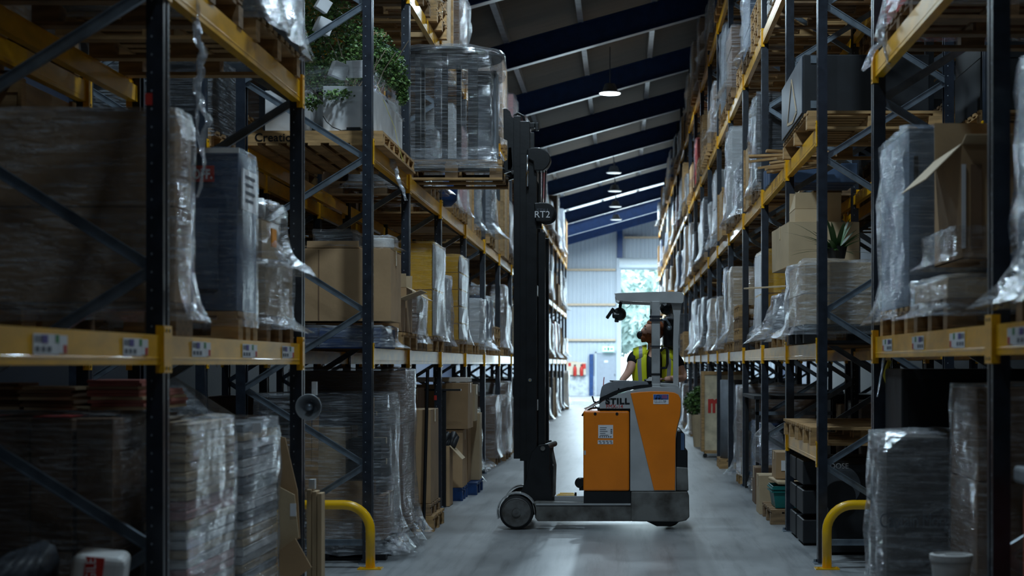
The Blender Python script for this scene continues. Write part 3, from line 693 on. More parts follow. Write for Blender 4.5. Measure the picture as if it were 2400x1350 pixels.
# ------------------------------------------------------------------ far left rack, first bays
t = wrapped('film-wrapped mixed load of boxes and posts behind the left yellow barrier', -2.9, PX(904, 13.1), 13.1, 13.85, 0, 1.30, M_card, 1, 1, 1, seed=31, fm=M_filmd, flare=.13, bulge=.03, palm=M_dark, full=True)
for o in [c for c in t.children if c.name.startswith('carton')]: bpy.data.objects.remove(o)
for a in ((-2.85, -2.5, .15, .55, M_card3), (-2.45, -2.05, .15, .62, M_card), (-2.0, -1.9, .15, .5, M_card3), (-2.55, -2.2, .56, 1.05, M_card2), (-2.85, -2.58, .56, .95, M_card), (-2.18, -1.92, .63, .78, M_dark), (-2.18, -1.92, .79, .95, M_dark), (-2.8, -2.0, 1.06, 1.16, M_dark)):
    carton(a[0], a[1], 13.2, 13.8, a[2], a[3], a[4], parent=t)
for px in (724, 864, 735): MB().bar((PX(px, 13.14), 13.14, .15), (PX(px + (6 if px > 730 else -2), 13.14), 13.14, 1.28), .05, .02).build('timber_batten', M_timber, t)
film(t, -2.9, -1.98, 13.0, 13.9, .05, .3, m=M_film2, seed=9, flare=.16, fz=.9, bulge=.05, name='loose_film_skirt')
wrapped('tall wrapped carton load behind the mixed load, bulging into the aisle', -2.8, PX(948, 14.2), 13.98, 14.95, 0, 1.49, M_card3, 1, 1, 3, seed=33, fm=M_filmd, flare=.12, bulge=.04)
t = carton(PX(935, 15.6), PX(1014, 15.6), 15.45, 16.1, .25, 1.12, M_card, 'tall brown carton standing on a pallet under the second bay', seam=False)
pallet('pallet under the tall brown carton, second floor bay', -2.9, -1.74, 15.32, 16.2, .0)
pallet('upper pallet holding the tall brown carton', -2.9, PX(1020, 15.7), 15.36, 16.15, .147, M_timber2, h=.1)
o = MB().tube([(PX(992, 15.28), 15.3, .02), (PX(1003, 15.28), 15.26, 1.5)], .016, 8).build('black_pole', M_black, loc=(-1.84, 15.3, 0)); tag(o, 'thin black pole leaning in front of the tall brown carton', 'pole')
carton(-2.85, -2.1, 16.35, 17.6, .147, 1.3, M_card3, 'dark brown carton behind the tall carton, second floor bay'); pallet('pallet under the dark brown carton, second floor bay', -2.9, -2.0, 16.3, 17.65, 0)
# third bay: cartons on blue pallets
def open_carton(label, x0, x1, y0, y1, z0, z1, m=None, flaps=((1, .1), (0, .15)), rz=0, group=None, inner=True):
    m = m or M_card; t = empty('open_carton', ((x0 + x1) / 2, (y0 + y1) / 2, z0), label, 'carton', group)
    w_ = .006
    MB().bx(x0, x1, y0, y0 + w_, z0, z1).bx(x0, x1, y1 - w_, y1, z0, z1).bx(x0, x0 + w_, y0 + w_, y1 - w_, z0, z1).bx(x1 - w_, x1, y0 + w_, y1 - w_, z0, z1).bx(x0, x1, y0, y1, z0, z0 + w_).build('carton_body', m, t)
    for side, ln, ang in flaps:
        # side 0: near (-y), 1: far (+y), 2: -x, 3: +x ; ang 0 = upright, positive = folded outwards
        s, c = math.sin(ang) * ln, math.cos(ang) * ln
        if side == 0: q = [(x0, y0, z1), (x1, y0, z1), (x1, y0 - s, z1 + c), (x0, y0 - s, z1 + c)]
        if side == 1: q = [(x0, y1, z1), (x1, y1, z1), (x1, y1 + s, z1 + c), (x0, y1 + s, z1 + c)]
        if side == 2: q = [(x0, y0, z1), (x0, y1, z1), (x0 - s, y1, z1 + c), (x0 - s, y0, z1 + c)]
        if side == 3: q = [(x1, y0, z1), (x1, y1, z1), (x1 + s, y1, z1 + c), (x1 + s, y0, z1 + c)]
        f = MB().add(q, [(0, 1, 2, 3)]).build('flap', M_card2 if m is M_card else m, t, fix=False)
        so = f.modifiers.new('thickness', 'SOLIDIFY'); so.thickness = .005; so.offset = 0
    if rz: t.rotation_euler = (0, 0, rz)
    return t
M_pb = M_bluep
pallet('bright blue pallet nearest under the brown cartons, third floor bay', -2.9, PX(1087, 18.9), 18.75, 19.4, 0, M_pb)
pallet('second blue pallet along the left floor bays', -2.9, -1.72, 19.6, 20.45, 0, M_pb)
carton(PX(1040, 18.9), PX(1086, 18.9), 18.8, 19.35, .147, .80, M_card, 'bulging brown carton on the nearest blue pallet, bottom of its stack')
carton(PX(1042, 18.7), PX(1099, 18.9), 18.78, 19.4, .81, 1.33, M_card, 'brown carton with torn patches on top of the bulging one')
carton(-2.7, PX(1096, 18.9), 19.0, 19.42, 1.34, 1.39, M_white, 'flat white carton lid topmost in the third floor bay')
carton(-2.6, PX(1098, 19.7), 19.62, 20.0, .147, .86, M_card, 'brown carton on the second blue pallet, lower')
carton(-2.6, PX(1118, 19.9), 19.62, 20.0, .87, 1.30, M_card2, 'pale carton on the second blue pallet, upper')
carton(-2.6, -1.73, 20.06, 20.42, .147, .95, M_card2, 'tall carton at the far end of the second blue pallet')
open_carton('open narrow carton with a dark coat, beside the nearest blue pallet', PX(1040, 18.2), PX(1058, 18.2), 18.0, 18.35, .0, .66, flaps=((3, .2, 2.4), (1, .1, .2)))
cb = MB()
for k in range(6): cb.tube([(-2.0 + .03 * k, 18.1, .64), (-1.93 + .02 * k, 18.17, .75 + .02 * math.sin(k * 2)), (-1.87, 18.2 + .01 * k, .66)], [.03, .045, .02], 7)
o = cb.build('dark_coat', M_dark, loc=(-1.95, 18.15, .64), smooth=True); tag(o, 'dark coat stuffed in the open narrow carton', 'coat')
o = MB().bx(-2.6, PX(1080, 17.95), 17.93, 18.0, 1.255, 1.275).build('shelf_board', M_black, loc=(-2.2, 17.95, 1.25)); tag(o, 'thin black shelf board sticking out before the brown cartons', 'board')
MB().bx(-2.55, -2.5, 17.93, 18.0, 0, 1.255).bx(-1.96, -1.91, 17.945, 17.99, 0, 1.255).build('leg_pair', M_black, o)
# first level of the far left rack
t = wrapped('flat blue boxes wrapped in loose film under the huge plain carton', -2.9, -1.90, 13.08, 13.95, LT[0], 1.835, M_bluep, 2, 1, 2, pal=False, fm=M_film2, seed=41, flare=.08, bulge=.05, fz=.8)
bc = carton(PX(683, 13.15), PX(915, 13.15), 13.15, 13.80, 1.885, 2.46, M_card, 'huge plain brown carton on the first level, second rack from the camera', seam=.276, soft=.004)
bc2 = MB().bx(PX(916.5, 13.3), PX(917.5, 13.3) + .004, 13.3, 13.55, 1.93, 2.45).build('raised_flap', M_card2, bc)
t = wrapped('low wrapped black bundle on a card tray above the huge plain carton', -2.45, -2.14, 13.2, 13.7, 2.475, 2.60, M_dark, 1, 1, 1, pal=False, fm=M_film, seed=43, bulge=.03)
MB().bx(-2.5, -2.09, 13.17, 13.73, 2.466, 2.474).bx(-2.5, -2.09, 13.165, 13.172, 2.466, 2.52).build('card_tray', M_card, t)
o = MB().lathe((-1.965, 13.45, 2.475), [(.11, 0), (.115, .01), (.115, .075), (.11, .085)], 'z', 32).build('foam_disc', M_white, loc=(-1.965, 13.45, 2.47), bevel=.004); tag(o, 'white round foam disc on top of the huge plain carton', 'disc')
film(o, -2.07, -1.85, 13.34, 13.58, 2.475, 2.57, m=M_film, seed=44, bulge=.02)
pallet('pallet holding two open cartons on the first level, end of bay one', -2.9, -1.86, 14.05, 15.05, LT[0])
open_carton('open carton with two raised flaps, left of the yellow wrapped boxes', -2.6, -1.9, 14.1, 14.55, 1.82, 2.1, flaps=((3, .2, 1.2), (0, .12, .3)))
open_carton('second open carton behind, with a drooping flap over the aisle', -2.6, -1.9, 14.6, 15.0, 1.82, 2.22, flaps=((3, .22, 2.1), (0, .12, .2), (1, .12, .1)))
wrapped('small brown wrapped load just before the yellow wrapped boxes', -2.8, -1.9, 15.35, 16.15, LT[0], 2.2, M_card3, 1, 1, 2, seed=45, fm=M_film, flare=.05)
def yellow(label, x0, x1, y0, y1, z0, z1, nz, seed, side):
    t = wrapped(label, x0, x1, y0, y1, z0, z1, M_yellow, 1, 1, nz, seed=seed, fm='none', bulge=.012, flare=.02, full=True, tape=False)
    xs = x1 if side > 0 else x0; g = (z1 - z0 - .146) / nz
    for k in range(nz):
        a = xs + .0035 * side; MB().bx(a, a + .003 * side, y0 + .015, y1 - .01, z0 + .16 + g * k, z0 + .14 + g * (k + 1)).build('side_glare', M_white, t)  # white panels paint the film's reflection on the aisle side
    film(t, x0 - .01, x1 + .01, y0 - .01, y1 + .01, z0 + .1, z1 + .015, m=M_filmt, seed=seed + 1, bulge=.02, name='outer_film')
yellow('large yellow wrapped boxes in two layers, left rack first level', -2.85, -1.88, 16.4, 17.5, LT[0], 2.74, 2, 46, 1)
wrapped('cloudy film-wrapped bundle between the two yellow loads', -2.8, -1.93, 18.0, 18.75, LT[0], 2.5, M_white, 1, 1, 2, seed=47, fm=M_film2, bulge=.06, flare=.05)
yellow('narrow yellow wrapped stack of five boxes, left rack first level', -2.4, -1.87, 18.95, 20.0, LT[0], 2.78, 5, 48, 1)
o = MB().lathe((-1.99, 20.95, LT[0] + .15), [(.055, 0), (.055, 1.05)], 'z', 18).build('carpet_roll', mat('grey_roll', (150, 156, 160), .8), loc=(-1.99, 20.95, LT[0] + .15)); tag(o, 'grey tall roll standing beyond the narrow yellow stack', 'roll')
pallet('pallet under the standing grey roll', -2.9, -1.88, 20.75, 21.7, LT[0])
wrapped('light wrapped load with wide film skirt beside the grey roll', -2.8, -1.9, 22.0, 22.9, LT[0], 2.4, M_white, 1, 1, 2, seed=49, fm=M_film2, flare=.16, bulge=.06)
# level two: the planter pallet
Y = 13.02
t = empty('pallet', (-2.4, 14.0, LT[1]), 'long timber pallet with Creation lettering under the ivy planter', 'pallet')
for k in range(7): MB().bx(-2.96 + .165 * k, -2.86 + .165 * k, Y, 15.0, LT[1] + .0, LT[1] + .02).build('bottom_board', M_timber, t)
for y in (Y, 13.7, 14.35, 14.94): MB().bx(-2.96, -1.88, y, y + .045, LT[1] + .021, LT[1] + .095).build('bearer', M_timber, t)
for k in range(12): MB().bx(-2.96, -1.88, Y + .005 + .166 * k, Y + .155 + .166 * k, LT[1] + .096, LT[1] + .116).build('deck_board', M_timber, t)
for k in range(7): MB().bx(-1.9, -1.88, Y + .1 + .3 * k, Y + .125 + .3 * k, LT[1] + .022, LT[1] + .094).build('end_block', M_timber, t)
text('Creation', .09, (PX(597, Y), Y - .002, LT[1] + .032), M_black, t, ext=.001, bold=.0012)
zt = LT[1] + .118
def plinth(label, x0, x1, y0, y1, h):
    o = MB().bx(x0, x1, y0, y1, zt, zt + h).build('white_plinth', M_plinth, loc=((x0 + x1) / 2, (y0 + y1) / 2, zt), bevel=.004); return tag(o, label, 'plinth', 'white plinths under the ivy')
plinth('white box plinth nearest the aisle under the ivy', PX(757, 13.1), PX(872, 13.1), 13.1, 14.9, .36)
plinth('white box plinth deeper in the rack under the ivy', -2.84, -2.48, 13.2, 14.6, .34)
def leaves(parent, blobs, n, m, s=(.02, .04), seed=1, name='ivy_foliage'):
    rr = random.Random(seed); mb = MB(); tot = sum(b[3] for b in blobs)
    for c, rad, sq, wgt in blobs:
        for _ in range(int(n * wgt / tot)):
            d = Vector((rr.gauss(0, 1), rr.gauss(0, 1), rr.gauss(0, 1))).normalized() * (rr.uniform(.1, 1) ** .45) * rad
            p = Vector(c) + Vector((d.x, d.y, d.z * sq)); e = Euler((rr.uniform(-1, 1), rr.uniform(-1, 1), rr.uniform(0, 6.3))).to_matrix(); q = rr.uniform(*s)
            vs = [p + e @ Vector(v) * q for v in ((0, -.9, 0), (.55, -.35, .1), (.95, .1, 0), (.4, .25, .12), (0, 1, -.1), (-.4, .25, .12), (-.95, .1, 0), (-.55, -.35, .1))]
            mb.add(vs, [(0, 1, 3, 4), (1, 2, 3), (0, 4, 5, 7), (5, 6, 7)], 0 if rr.random() < .7 else 1)
    o = mb.build(name, [m, M_leafd], parent, fix=False); o['kind'] = 'stuff'; return o
iv = empty('ivy_plant', (-2.2, 13.9, zt + .36), 'mass of artificial ivy spilling over the white plinths', 'plant')
B = lambda px, py, Y, r, w_, sq=1.: ((PX(px, Y), Y, PZ(py, Y)), r, sq, w_)
leaves(iv, [B(790, 90, 13.9, .32, 4), B(860, 130, 14.2, .26, 3.5), B(905, 160, 14.3, .19, 2.5), B(938, 195, 14.4, .09, 1, .8), B(943, 225, 14.4, .055, .6, 1.6), B(760, 175, 13.6, .3, 2.2, .5), B(740, 30, 13.9, .26, 2), B(700, 130, 13.9, .25, 1.6), B(790, 222, 13.05, .14, .35, .3), B(733, 240, 13.05, .07, .25)], 9000, M_leaf, (.010, .022), 5)
sm = MB(); rr = random.Random(3)
for _ in range(40):
    a = Vector((PX(820, 14) + rr.uniform(-.25, .2), 13.9 + rr.uniform(-.4, .4), zt + .36)); b_ = a + Vector((rr.uniform(-.3, .3), rr.uniform(-.2, .3), rr.uniform(.1, .6)))
    sm.tube([a, a.lerp(b_, .5) + Vector((0, 0, .05)), b_], .004, 4)
sm.build('stems', M_bark, iv)
for i, (px, py, r, s, a) in enumerate([(794, 165, 13.2, .12, .3), (838, 162, 13.2, .135, -.12), (758, 62, 13.2, .12, .35), (757, 12, 13.2, .1, .5)]):
    z = PZ(py, 13.2); x = PX(px, 13.2)
    o = MB().ob((x, 13.2, z), (s, s, s), Euler((.15, a, .5)).to_matrix()).build('white_cube', M_plinth, loc=(x, 13.2, z), bevel=.003)
    tag(o, ['small white cube tilted on the ivy, next to its twin', 'upright small white cube on the ivy beside the rack post', 'tilted white cube higher in the dark ivy', 'topmost white cube in the ivy at the picture edge'][i], 'cube', 'small white cubes in the ivy')
film(iv, -2.62, -1.98, 13.06, 14.6, zt + .3, zt + .5, m=M_filmt, seed=61, bulge=.05, cap=False, name='loose_film')
ch = MB().bx(PX(812, 13.04), PX(845, 13.04), 13.035, 13.08, PZ(311, 13.04), PZ(298, 13.04)).build('power_adapter', M_black, loc=(PX(828, 13.04), 13.05, zt), bevel=.004); tag(ch, 'black power adapter with cable on the planter pallet edge', 'adapter')
MB().tube([(PX(a, 13.05), 13.05, PZ(b_, 13.05)) for a, b_ in ((757, 272), (765, 285), (780, 298), (800, 306), (812, 305))], .004, 6).tube([(PX(a, 13.05), 13.05, PZ(b_, 13.05)) for a, b_ in ((845, 303), (855, 303), (866, 311))], .004, 6).build('cable', M_black, ch)
strand([(920, 372), (930, 410), (940, 440), (952, 470)], 13.9, (.05, .02), 'white film rag hanging below the planter pallet end')
strand([(885, 200), (905, 250), (925, 300), (935, 345), (945, 380)], 13.7, (.004, .004), 'thin yellow strap hanging from the ivy planter', name='strap', m=mat('strap_yellow', (190, 180, 90), .6))
wrapped('wrapped crumpled load on the second level, below the lifted pallet', -2.8, -1.95, 16.9, 17.7, LT[1], 3.95, M_grey, 1, 1, 2, seed=51, fm=M_film2, bulge=.09, flare=.12, full=True)
t = wrapped('brown and white tall wrapped boards, second level above the narrow yellow stack', -2.7, -1.93, 18.9, 19.6, LT[1], 4.5, M_card3, 1, 2, 1, seed=52, fm=M_filmd, full=True, mats=[M_card3, M_white])
wrapped('pink and white tall wrapped load on the second level beside the mast', -2.7, -1.9, 19.7, 20.4, LT[1], 4.35, M_pink, 1, 1, 1, seed=53, fm=M_filmd, bulge=.03, full=True)
o = MB().lathe((-1.98, 18.25, LT[1] + .02), [(.10, 0), (.16, .06), (.17, .2), (.12, .3), (.04, .36)], 'z', 14).build('blue_bag', M_bluep, loc=(-1.98, 18.25, LT[1]), smooth=True); tag(o, 'blue tied bag on the second level before the tall wrapped boards', 'bag')

# ------------------------------------------------------------------ near right rack
t = wrapped('pale blue-grey wrapped cabinet on the near right rack beside the torn carton', 1.53, 2.3, 8.95, 9.9, RT[0], 2.82, mat('cabinet_grey', (120, 136, 156), .5), 1, 1, 1, seed=71, fm=M_filmd, bulge=.05, flare=.1)
MB().bx(PX(2142, 8.94), PX(2152, 8.94), 8.938, 8.944, PZ(425, 8.94), PZ(365, 8.94)).build('slot', M_black, t)
wrapped('low crumpled wrapped goods under the torn brown carton', 1.53, 2.4, 7.85, 8.75, RT[0], 1.96, M_card2, 2, 1, 1, seed=72, fm=M_film2, bulge=.05, flare=.1)
t = open_carton('torn brown carton with ragged flaps on the near right rack', 1.62, 2.45, 7.95, 8.65, 2.05, 2.60, M_card, flaps=((2, .24, 2.35), (0, .10, 1.25), (1, .2, .04), (3, .16, .1)))
for x0, x1, m_ in ((PX(2185, 7.94), PX(2194, 7.94), M_lab), (PX(2207, 7.94), PX(2232, 7.94), M_card3)): MB().bx(x0 + .14, x1 + .14, 7.93, 7.945, 2.1, 2.5).build('torn_strip', m_, t)
film(t, 1.58, 1.75, 7.9, 8.7, 2.03, 2.2, m=M_filmt, seed=6, bulge=.04)
t = wrapped('blue-grey wrapped barrel at the right edge on the near right rack', 1.56, 2.4, 5.6, 6.6, RT[0], 2.7, mat('blue_wrap', (78, 104, 136), .5), 1, 1, 1, seed=73, fm=M_film2, bulge=.07, flare=.12)
# second level right
t = wrapped('wrapped load with red box and film rags high on the near right rack', 1.55, 2.4, 8.9, 9.85, RT[1], 4.3, M_grey, 1, 1, 2, seed=74, fm=M_film2, bulge=.05, mats=[M_red, M_grey])
strand([(2062, 60), (2058, 100), (2040, 130), (2022, 165)], 9.6, (.05, .025), 'white film rag hanging off the high near right load, long tail')
strand([(2062, 92), (2080, 125), (2086, 150)], 9.5, (.03, .02), 'white film rag hanging off the high near right load, short tail')
pallet('pallet of the near right rack second level, nearer half', 1.55, 2.5, 7.1, 8.3, RT[1], M_timber2)
strand([(2082, 790), (2072, 840), (2062, 890), (2056, 930)], 9.75, (.018, .008), 'grey film strip hanging across the near right labelled beam')
o = MB().tube([(PX(a, 9.95), 9.93 + .01 * i, PZ(b_, 9.95)) for i, (a, b_) in enumerate(((2084, 845), (2078, 862), (2074, 880), (2080, 898), (2096, 908), (2106, 905)))], .012, 8).build('yellow_strap', mat('strap_bright', (200, 180, 30), .6), loc=(1.6, 9.95, 1.4), smooth=True); tag(o, 'yellow strap looped under the near right labelled beam', 'strap')
# near right floor
t = wrapped('big rounded wrapped bundle with faint white lettering by the right barrier', 1.36, 2.35, 8.62, 9.2, 0, 1.17, mat('drab_card', (104, 100, 98), .7), 1, 1, 1, seed=75, fm=M_film2, bulge=.05, flare=-.05, full=True)
text('Captain Morgan', .105, (PX(2062, 8.6), 8.61, PZ(1236, 8.6)), M_grey, t, ext=.003, sx=.62)
o = MB().bx(1.56, 2.5, 9.32, 9.9, 0, 1.52).build('black_cabinet', M_dark, loc=(2, 9.6, 0), bevel=.01); tag(o, 'tall black cabinet behind the rounded wrapped bundle', 'cabinet')
MB().bx(1.6, 2.02, 9.31, 9.322, .1, 1.45).build('door', M_black, o); MB().bx(2.04, 2.46, 9.31, 9.322, .1, 1.45).build('door', M_black, o)
wrapped('dark narrow wrapped stack standing before the rounded bundle, near right', 1.62, 2.5, 7.62, 8.25, 0, 1.44, M_card3, 2, 1, 3, seed=76, fm=M_filmd, bulge=.02)
carton(1.36, 1.62, 7.05, 7.5, 0, .44, M_card3, 'small carton under the white bucket, bottom right')
t = empty('lidded_bucket', (1.44, 7.3, .445), 'white lidded bucket at the bottom of the right side', 'bucket')
MB().lathe((1.44, 7.3, .445), [(.07, 0), (.085, .22), (.088, .24)], 'z', 28).build('bucket_body', M_white, t, smooth=True)
MB().lathe((1.44, 7.3, .445), [(.092, .24), (.094, .25), (.094, .268), (.08, .272), (.078, .262)], 'z', 28).bx(1.41, 1.50, 7.28, 7.3, .707, .717).build('lid', M_white, t)
t = empty('storage_bin', (1.85, 6.2, 0), 'orange bin with a pale grey lid at the right edge', 'bin')
MB().bx(1.56, 2.1, 5.95, 6.5, 0, 1.08).build('bin_body', mat('bin_orange', (170, 66, 40), .5), t, bevel=.02); MB().bx(1.53, 2.13, 5.92, 6.53, 1.085, 1.15).build('lid', M_grey, t, bevel=.015)
carton(1.66, 2.4, 6.6, 6.76, 0, 1.3, M_card, 'upright brown carton behind the orange bin')

# ------------------------------------------------------------------ far right rack, first bays
t = wrapped('broad crumpled wrapped load below the yucca, right rack first level', 1.42, 2.5, 13.05, 14.3, RT[0], 2.35, M_card2, 2, 1, 2, seed=81, fm=M_film2, bulge=.06, flare=.06, full=True, palm=M_dark)
wrapped('wrapped load with flowing film skirt, next to the broad crumpled load', 1.5, 2.4, 14.42, 15.25, RT[0], 2.2, M_grey, 1, 1, 1, seed=82, fm=M_film2, bulge=.08, flare=.1)
wrapped('low film-draped load before the yellow boxes on the right rack', 1.5, 2.4, 15.6, 16.8, RT[0], 2.2, M_grey, 1, 1, 1, seed=83, fm=M_film2, bulge=.08, flare=.16, fz=.8)
carton(1.39, 2.0, 14.2, 15.3, 2.42, 2.80, M_card2, 'tilted plain carton on top of the wrapped loads, right rack') .rotation_euler = (0, 0, .04)
bpy.data.objects[[o for o in bpy.data.objects if o.get('label', '').startswith('tilted plain carton')][0].name].location.z -= 0.04
o = MB().ob((PX(1800, 14.6), 14.5, PZ(673, 14.5)), (.42, .3, .012), Euler((.05, -.06, 0)).to_matrix()).build('card_flap', M_card2, loc=(1.3, 14.5, 2.22)); tag(o, 'loose card flap sticking out over the aisle under the tilted carton', 'cardboard')
open_carton('open carton with raised flaps standing on the tilted plain carton', 1.5, 1.9, 14.5, 15.0, 2.74, 2.9, M_card2, flaps=((2, .16, -.25), (0, .14, .2), (1, .18, -.1)))
carton(1.95, 2.5, 14.75, 15.25, 2.24, 2.95, M_card3, 'large dark carton deep in the right rack behind the yucca') if False else None
pt = empty('yucca_plant', (1.75, 13.65, 2.41), 'green spiky yucca on the broad wrapped load, right rack', 'plant')
MB().lathe((1.75, 13.65, 2.41), [(.07, 0), (.09, .1), (.085, .1), (.08, .09)], 'z', 18).build('pot', M_black, pt)
rr = random.Random(9)
for k in range(30):
    a = rr.uniform(0, 2 * PI); L = rr.uniform(.3, .52); el = rr.uniform(.1, 1.25); d = Vector((math.cos(a), math.sin(a), 0)); base = Vector((1.75, 13.65, 2.46)); sdv = Vector((-d.y, d.x, 0))
    lf = MB(); vs = []
    for i in range(6):
        tt = i / 5; p = base + d * L * math.cos(el) * tt + Vector((0, 0, L * math.sin(el) * tt - .22 * L * tt * tt)); ww = .02 * (1 - tt ** 2.2) + .002
        vs += [p - sdv * ww, p + sdv * ww]
    lf.add(vs, [(2 * i, 2 * i + 1, 2 * i + 3, 2 * i + 2) for i in range(5)]); lf.build('leaf', M_yucca, pt, fix=False)
def yel_r(): yellow('yellow wrapped boxes with painted side reflection, right rack first level', 1.57, 2.5, 18.32, 19.75, RT[0], 2.8, 2, 84, -1)
yel_r()
t = wrapped('dark wrapped goods on first level right, before the yellow boxes', 1.6, 2.4, 17.0, 17.95, RT[0], 2.1, M_grey, 1, 1, 1, seed=85, fm=M_film2, bulge=.05, flare=.05)
# level two right
pallet('pallet under the black cabinet with printed side, right second level', 1.45, 2.5, 13.1, 15.1, RT[1])
t = empty('flight_case', (1.9, 14.2, RT[1] + .146), 'big black cabinet with a printed grey side, right second level', 'cabinet')
MB().bx(1.44, 2.45, 13.3, 15.0, RT[1] + .148, 4.02).build('cabinet_body', M_dark, t, bevel=.008)
MB().bx(1.43, 1.437, 13.31, 14.99, RT[1] + .16, 4.01).build('side_panel', mat('panel_grey', (92, 98, 108), .35), t)
pn = MB()
for a, b_ in (((13.7, 3.62), (14.1, 3.95)), ((14.1, 3.95), (14.45, 3.62)), ((13.7, 3.62), (14.0, 3.58)), ((14.0, 3.58), (14.45, 3.62))): pn.bar((1.427, a[0], a[1]), (1.427, b_[0], b_[1]), .004, .022)
pn.build('printed_outline', M_card2, t)
for z in (3.62, 3.98): MB().bx(1.5, 1.56, 13.293, 13.299, z - .03, z + .03).build('corner_bracket', M_galv, t)
# broken pallet timber
for k in range(9):
    y = 15.75 + .14 * k; z = RT[1] + .03 + .045 * (k % 4); c = Vector((1.72 + R.uniform(-.12, .1), y, z + .03 * k * .4))
    o = MB().ob(c, (R.uniform(.6, .9), .09, .022), Euler((R.uniform(-.1, .1), R.uniform(-.18, .05), R.uniform(-.35, .35))).to_matrix()).build('broken_board', M_timber, loc=c)
    tag(o, 'pale broken pallet board in the heap on the second level, right rack', 'board', 'broken boards heaped on the right rack')
for k in range(3):
    o = MB().bx(1.5, 2.4, 17.0 + k * .28, 17.22 + k * .28, RT[1], RT[1] + .2).build('blue_crate', M_navy, loc=(1.9, 17.1 + k * .28, RT[1]), bevel=.01); tag(o, 'dark blue slatted crate beside the broken boards, right second level', 'crate', 'blue crates beside the broken boards')
t = pallet('whitish pallet, lowest of the pair high on the right third level', 1.55, 2.5, 16.6, 17.9, RT[2], M_timber2)
pallet('whitish pallet, upper of the pair high on the right third level', 1.55, 2.5, 16.6, 17.9, RT[2] + .146, M_white)
# floor, right first bays
for k in range(2): pallet(['loose pallet on the low beam behind the right barrier', 'second loose pallet on the low beam, farther from the camera'][k], 1.47, 2.5, 13.05 + 1.1 * k, 14.1 + 1.1 * k, .78 + BH)
t = empty('branded_case', (2.0, 13.6, 0), 'black case with round white DOSE print under the low beam', 'case')
MB().bx(1.66, 2.45, 13.45, 14.1, .02, .74).build('case_body', M_dark, t, bevel=.01)
MB().lathe((PX(1968, 13.44), 13.44, PZ(1140, 13.44)), [(.17, 0), (.17, .006)], 'y', 32).build('round_print', M_grey, t)
MB().lathe((PX(1968, 13.44), 13.434, PZ(1165, 13.44)), [(.13, 0), (.13, .005)], 'y', 32).build('inner_print', M_dark, t)
text('DOSE', .06, (PX(1945, 13.43), 13.43, PZ(1098, 13.43)), M_lab, t)
for i in range(3):
    t = empty('black_crate', (1.75, 13.3 + i * .55, 0), ['black slatted crate nearest below the low beam', 'black crate in the middle below the low beam', 'black crate farthest below the low beam'][i], 'crate', 'black crates below the low beam') if i else None
    if not t: continue
    y = 14.15 + (i - 1) * .6
    for z in (0.02, .27, .52): MB().bx(1.53, 2.3, y, y + .5, z, z + .2).build('drawer_box', M_dark, t, bevel=.008)
t = pallet('pallet carrying the teal crate on the right floor', 1.42, 2.4, 16.0, 16.95, 0, M_timber2)
t = empty('teal_crate', (1.7, 16.4, .147), 'teal plastic crate stacked low on the right floor pallet', 'crate')
cr = MB(); z0, z1 = .15, .36; xa, xb, ya, yb = 1.45, 1.95, 16.1, 16.6
cr.add([(xa + .03, ya + .03, z0), (xb - .03, ya + .03, z0), (xb - .03, yb - .03, z0), (xa + .03, yb - .03, z0), (xa, ya, z1), (xb, ya, z1), (xb, yb, z1), (xa, yb, z1)], [(0, 3, 2, 1), (0, 1, 5, 4), (1, 2, 6, 5), (2, 3, 7, 6), (3, 0, 4, 7)])
o = cr.build('crate_body', M_teal, t); s = o.modifiers.new('wall', 'SOLIDIFY'); s.thickness = .008
for z in (.33, .3): MB().bx(xa - .012, xb + .012, ya - .012, ya - .001, z, z + .012).bx(xa - .012, xa - .001, ya, yb, z, z + .012).build('rim', M_teal, t)
o = MB().ob((1.72, 16.36, .39), (.5, .5, .03), Euler((.03, .05, .1)).to_matrix()).build('crumpled_paper', M_card2, loc=(1.72, 16.36, .38), bevel=.01, seg=2); tag(o, 'crumpled pale paper sheet over the teal crate', 'paper')
c = carton(1.5, 1.9, 16.3, 16.75, .42, .68, M_card, 'tipped brown carton with a label above the teal crate'); MB().bx(1.55, 1.63, 16.29, 16.298, .5, .6).build('paper_label', M_lab, c)
carton(1.40, 1.62, 17.1, 17.5, 0, .4, M_card2, 'small upright carton beyond the teal crate'); carton(1.66, 2.2, 17.1, 17.7, 0, .5, M_card, 'brown carton behind the small upright carton, right floor')
o = MB().lathe((1.62, 18.55, .62), [(.05, -.2), (.15, -.16), (.19, 0), (.16, .14), (.06, .24), (.03, .27)], 'z', 16).build('bin_bag', M_film2, loc=(1.62, 18.55, .42), smooth=True); tag(o, 'grey translucent bag of packing film on the right floor', 'bag')
carton(1.46, 1.9, 18.35, 18.8, 0, .4, M_card3, 'dark carton under the grey bag of packing film')
t = empty('work_table', (2, 20.0, 0), 'black metal table frame in the third floor bay, right', 'table')
MB().bx(1.5, 2.45, 19.0, 20.8, 1.14, 1.18).build('tabletop', M_dark, t)
for x in (1.52, 2.4):
    for y in (19.05, 20.72): MB().bx(x, x + .04, y, y + .04, 0, 1.138).build('leg', M_black, t)
MB().bx(1.52, 2.44, 19.05, 19.09, .96, 1.0).build('rail', M_galv, t)
wrapped('blue stack wrapped in film under the black table, right floor', 1.58, 2.0, 19.3, 20.5, 0, .86, M_bluep, 1, 1, 9, seed=88, fm=M_film, mats=[M_bluep, M_navy])
t = empty('grey_panel_roll', (1.5, 24.8, 0), 'grey curved panel standing on a small pallet, right floor', 'panel')
MB().lathe((1.62, 24.8, .147), [(.17, 0), (.17, 1.16)], 'z', 24).build('curved_sheet', M_grey, t, smooth=True)
pallet('small pallet under the grey curved panel', 1.42, 1.85, 24.5, 25.2, 0)
cx0, cx1, cy = PX(1647, 27.4), PX(1691, 27.4), 27.4
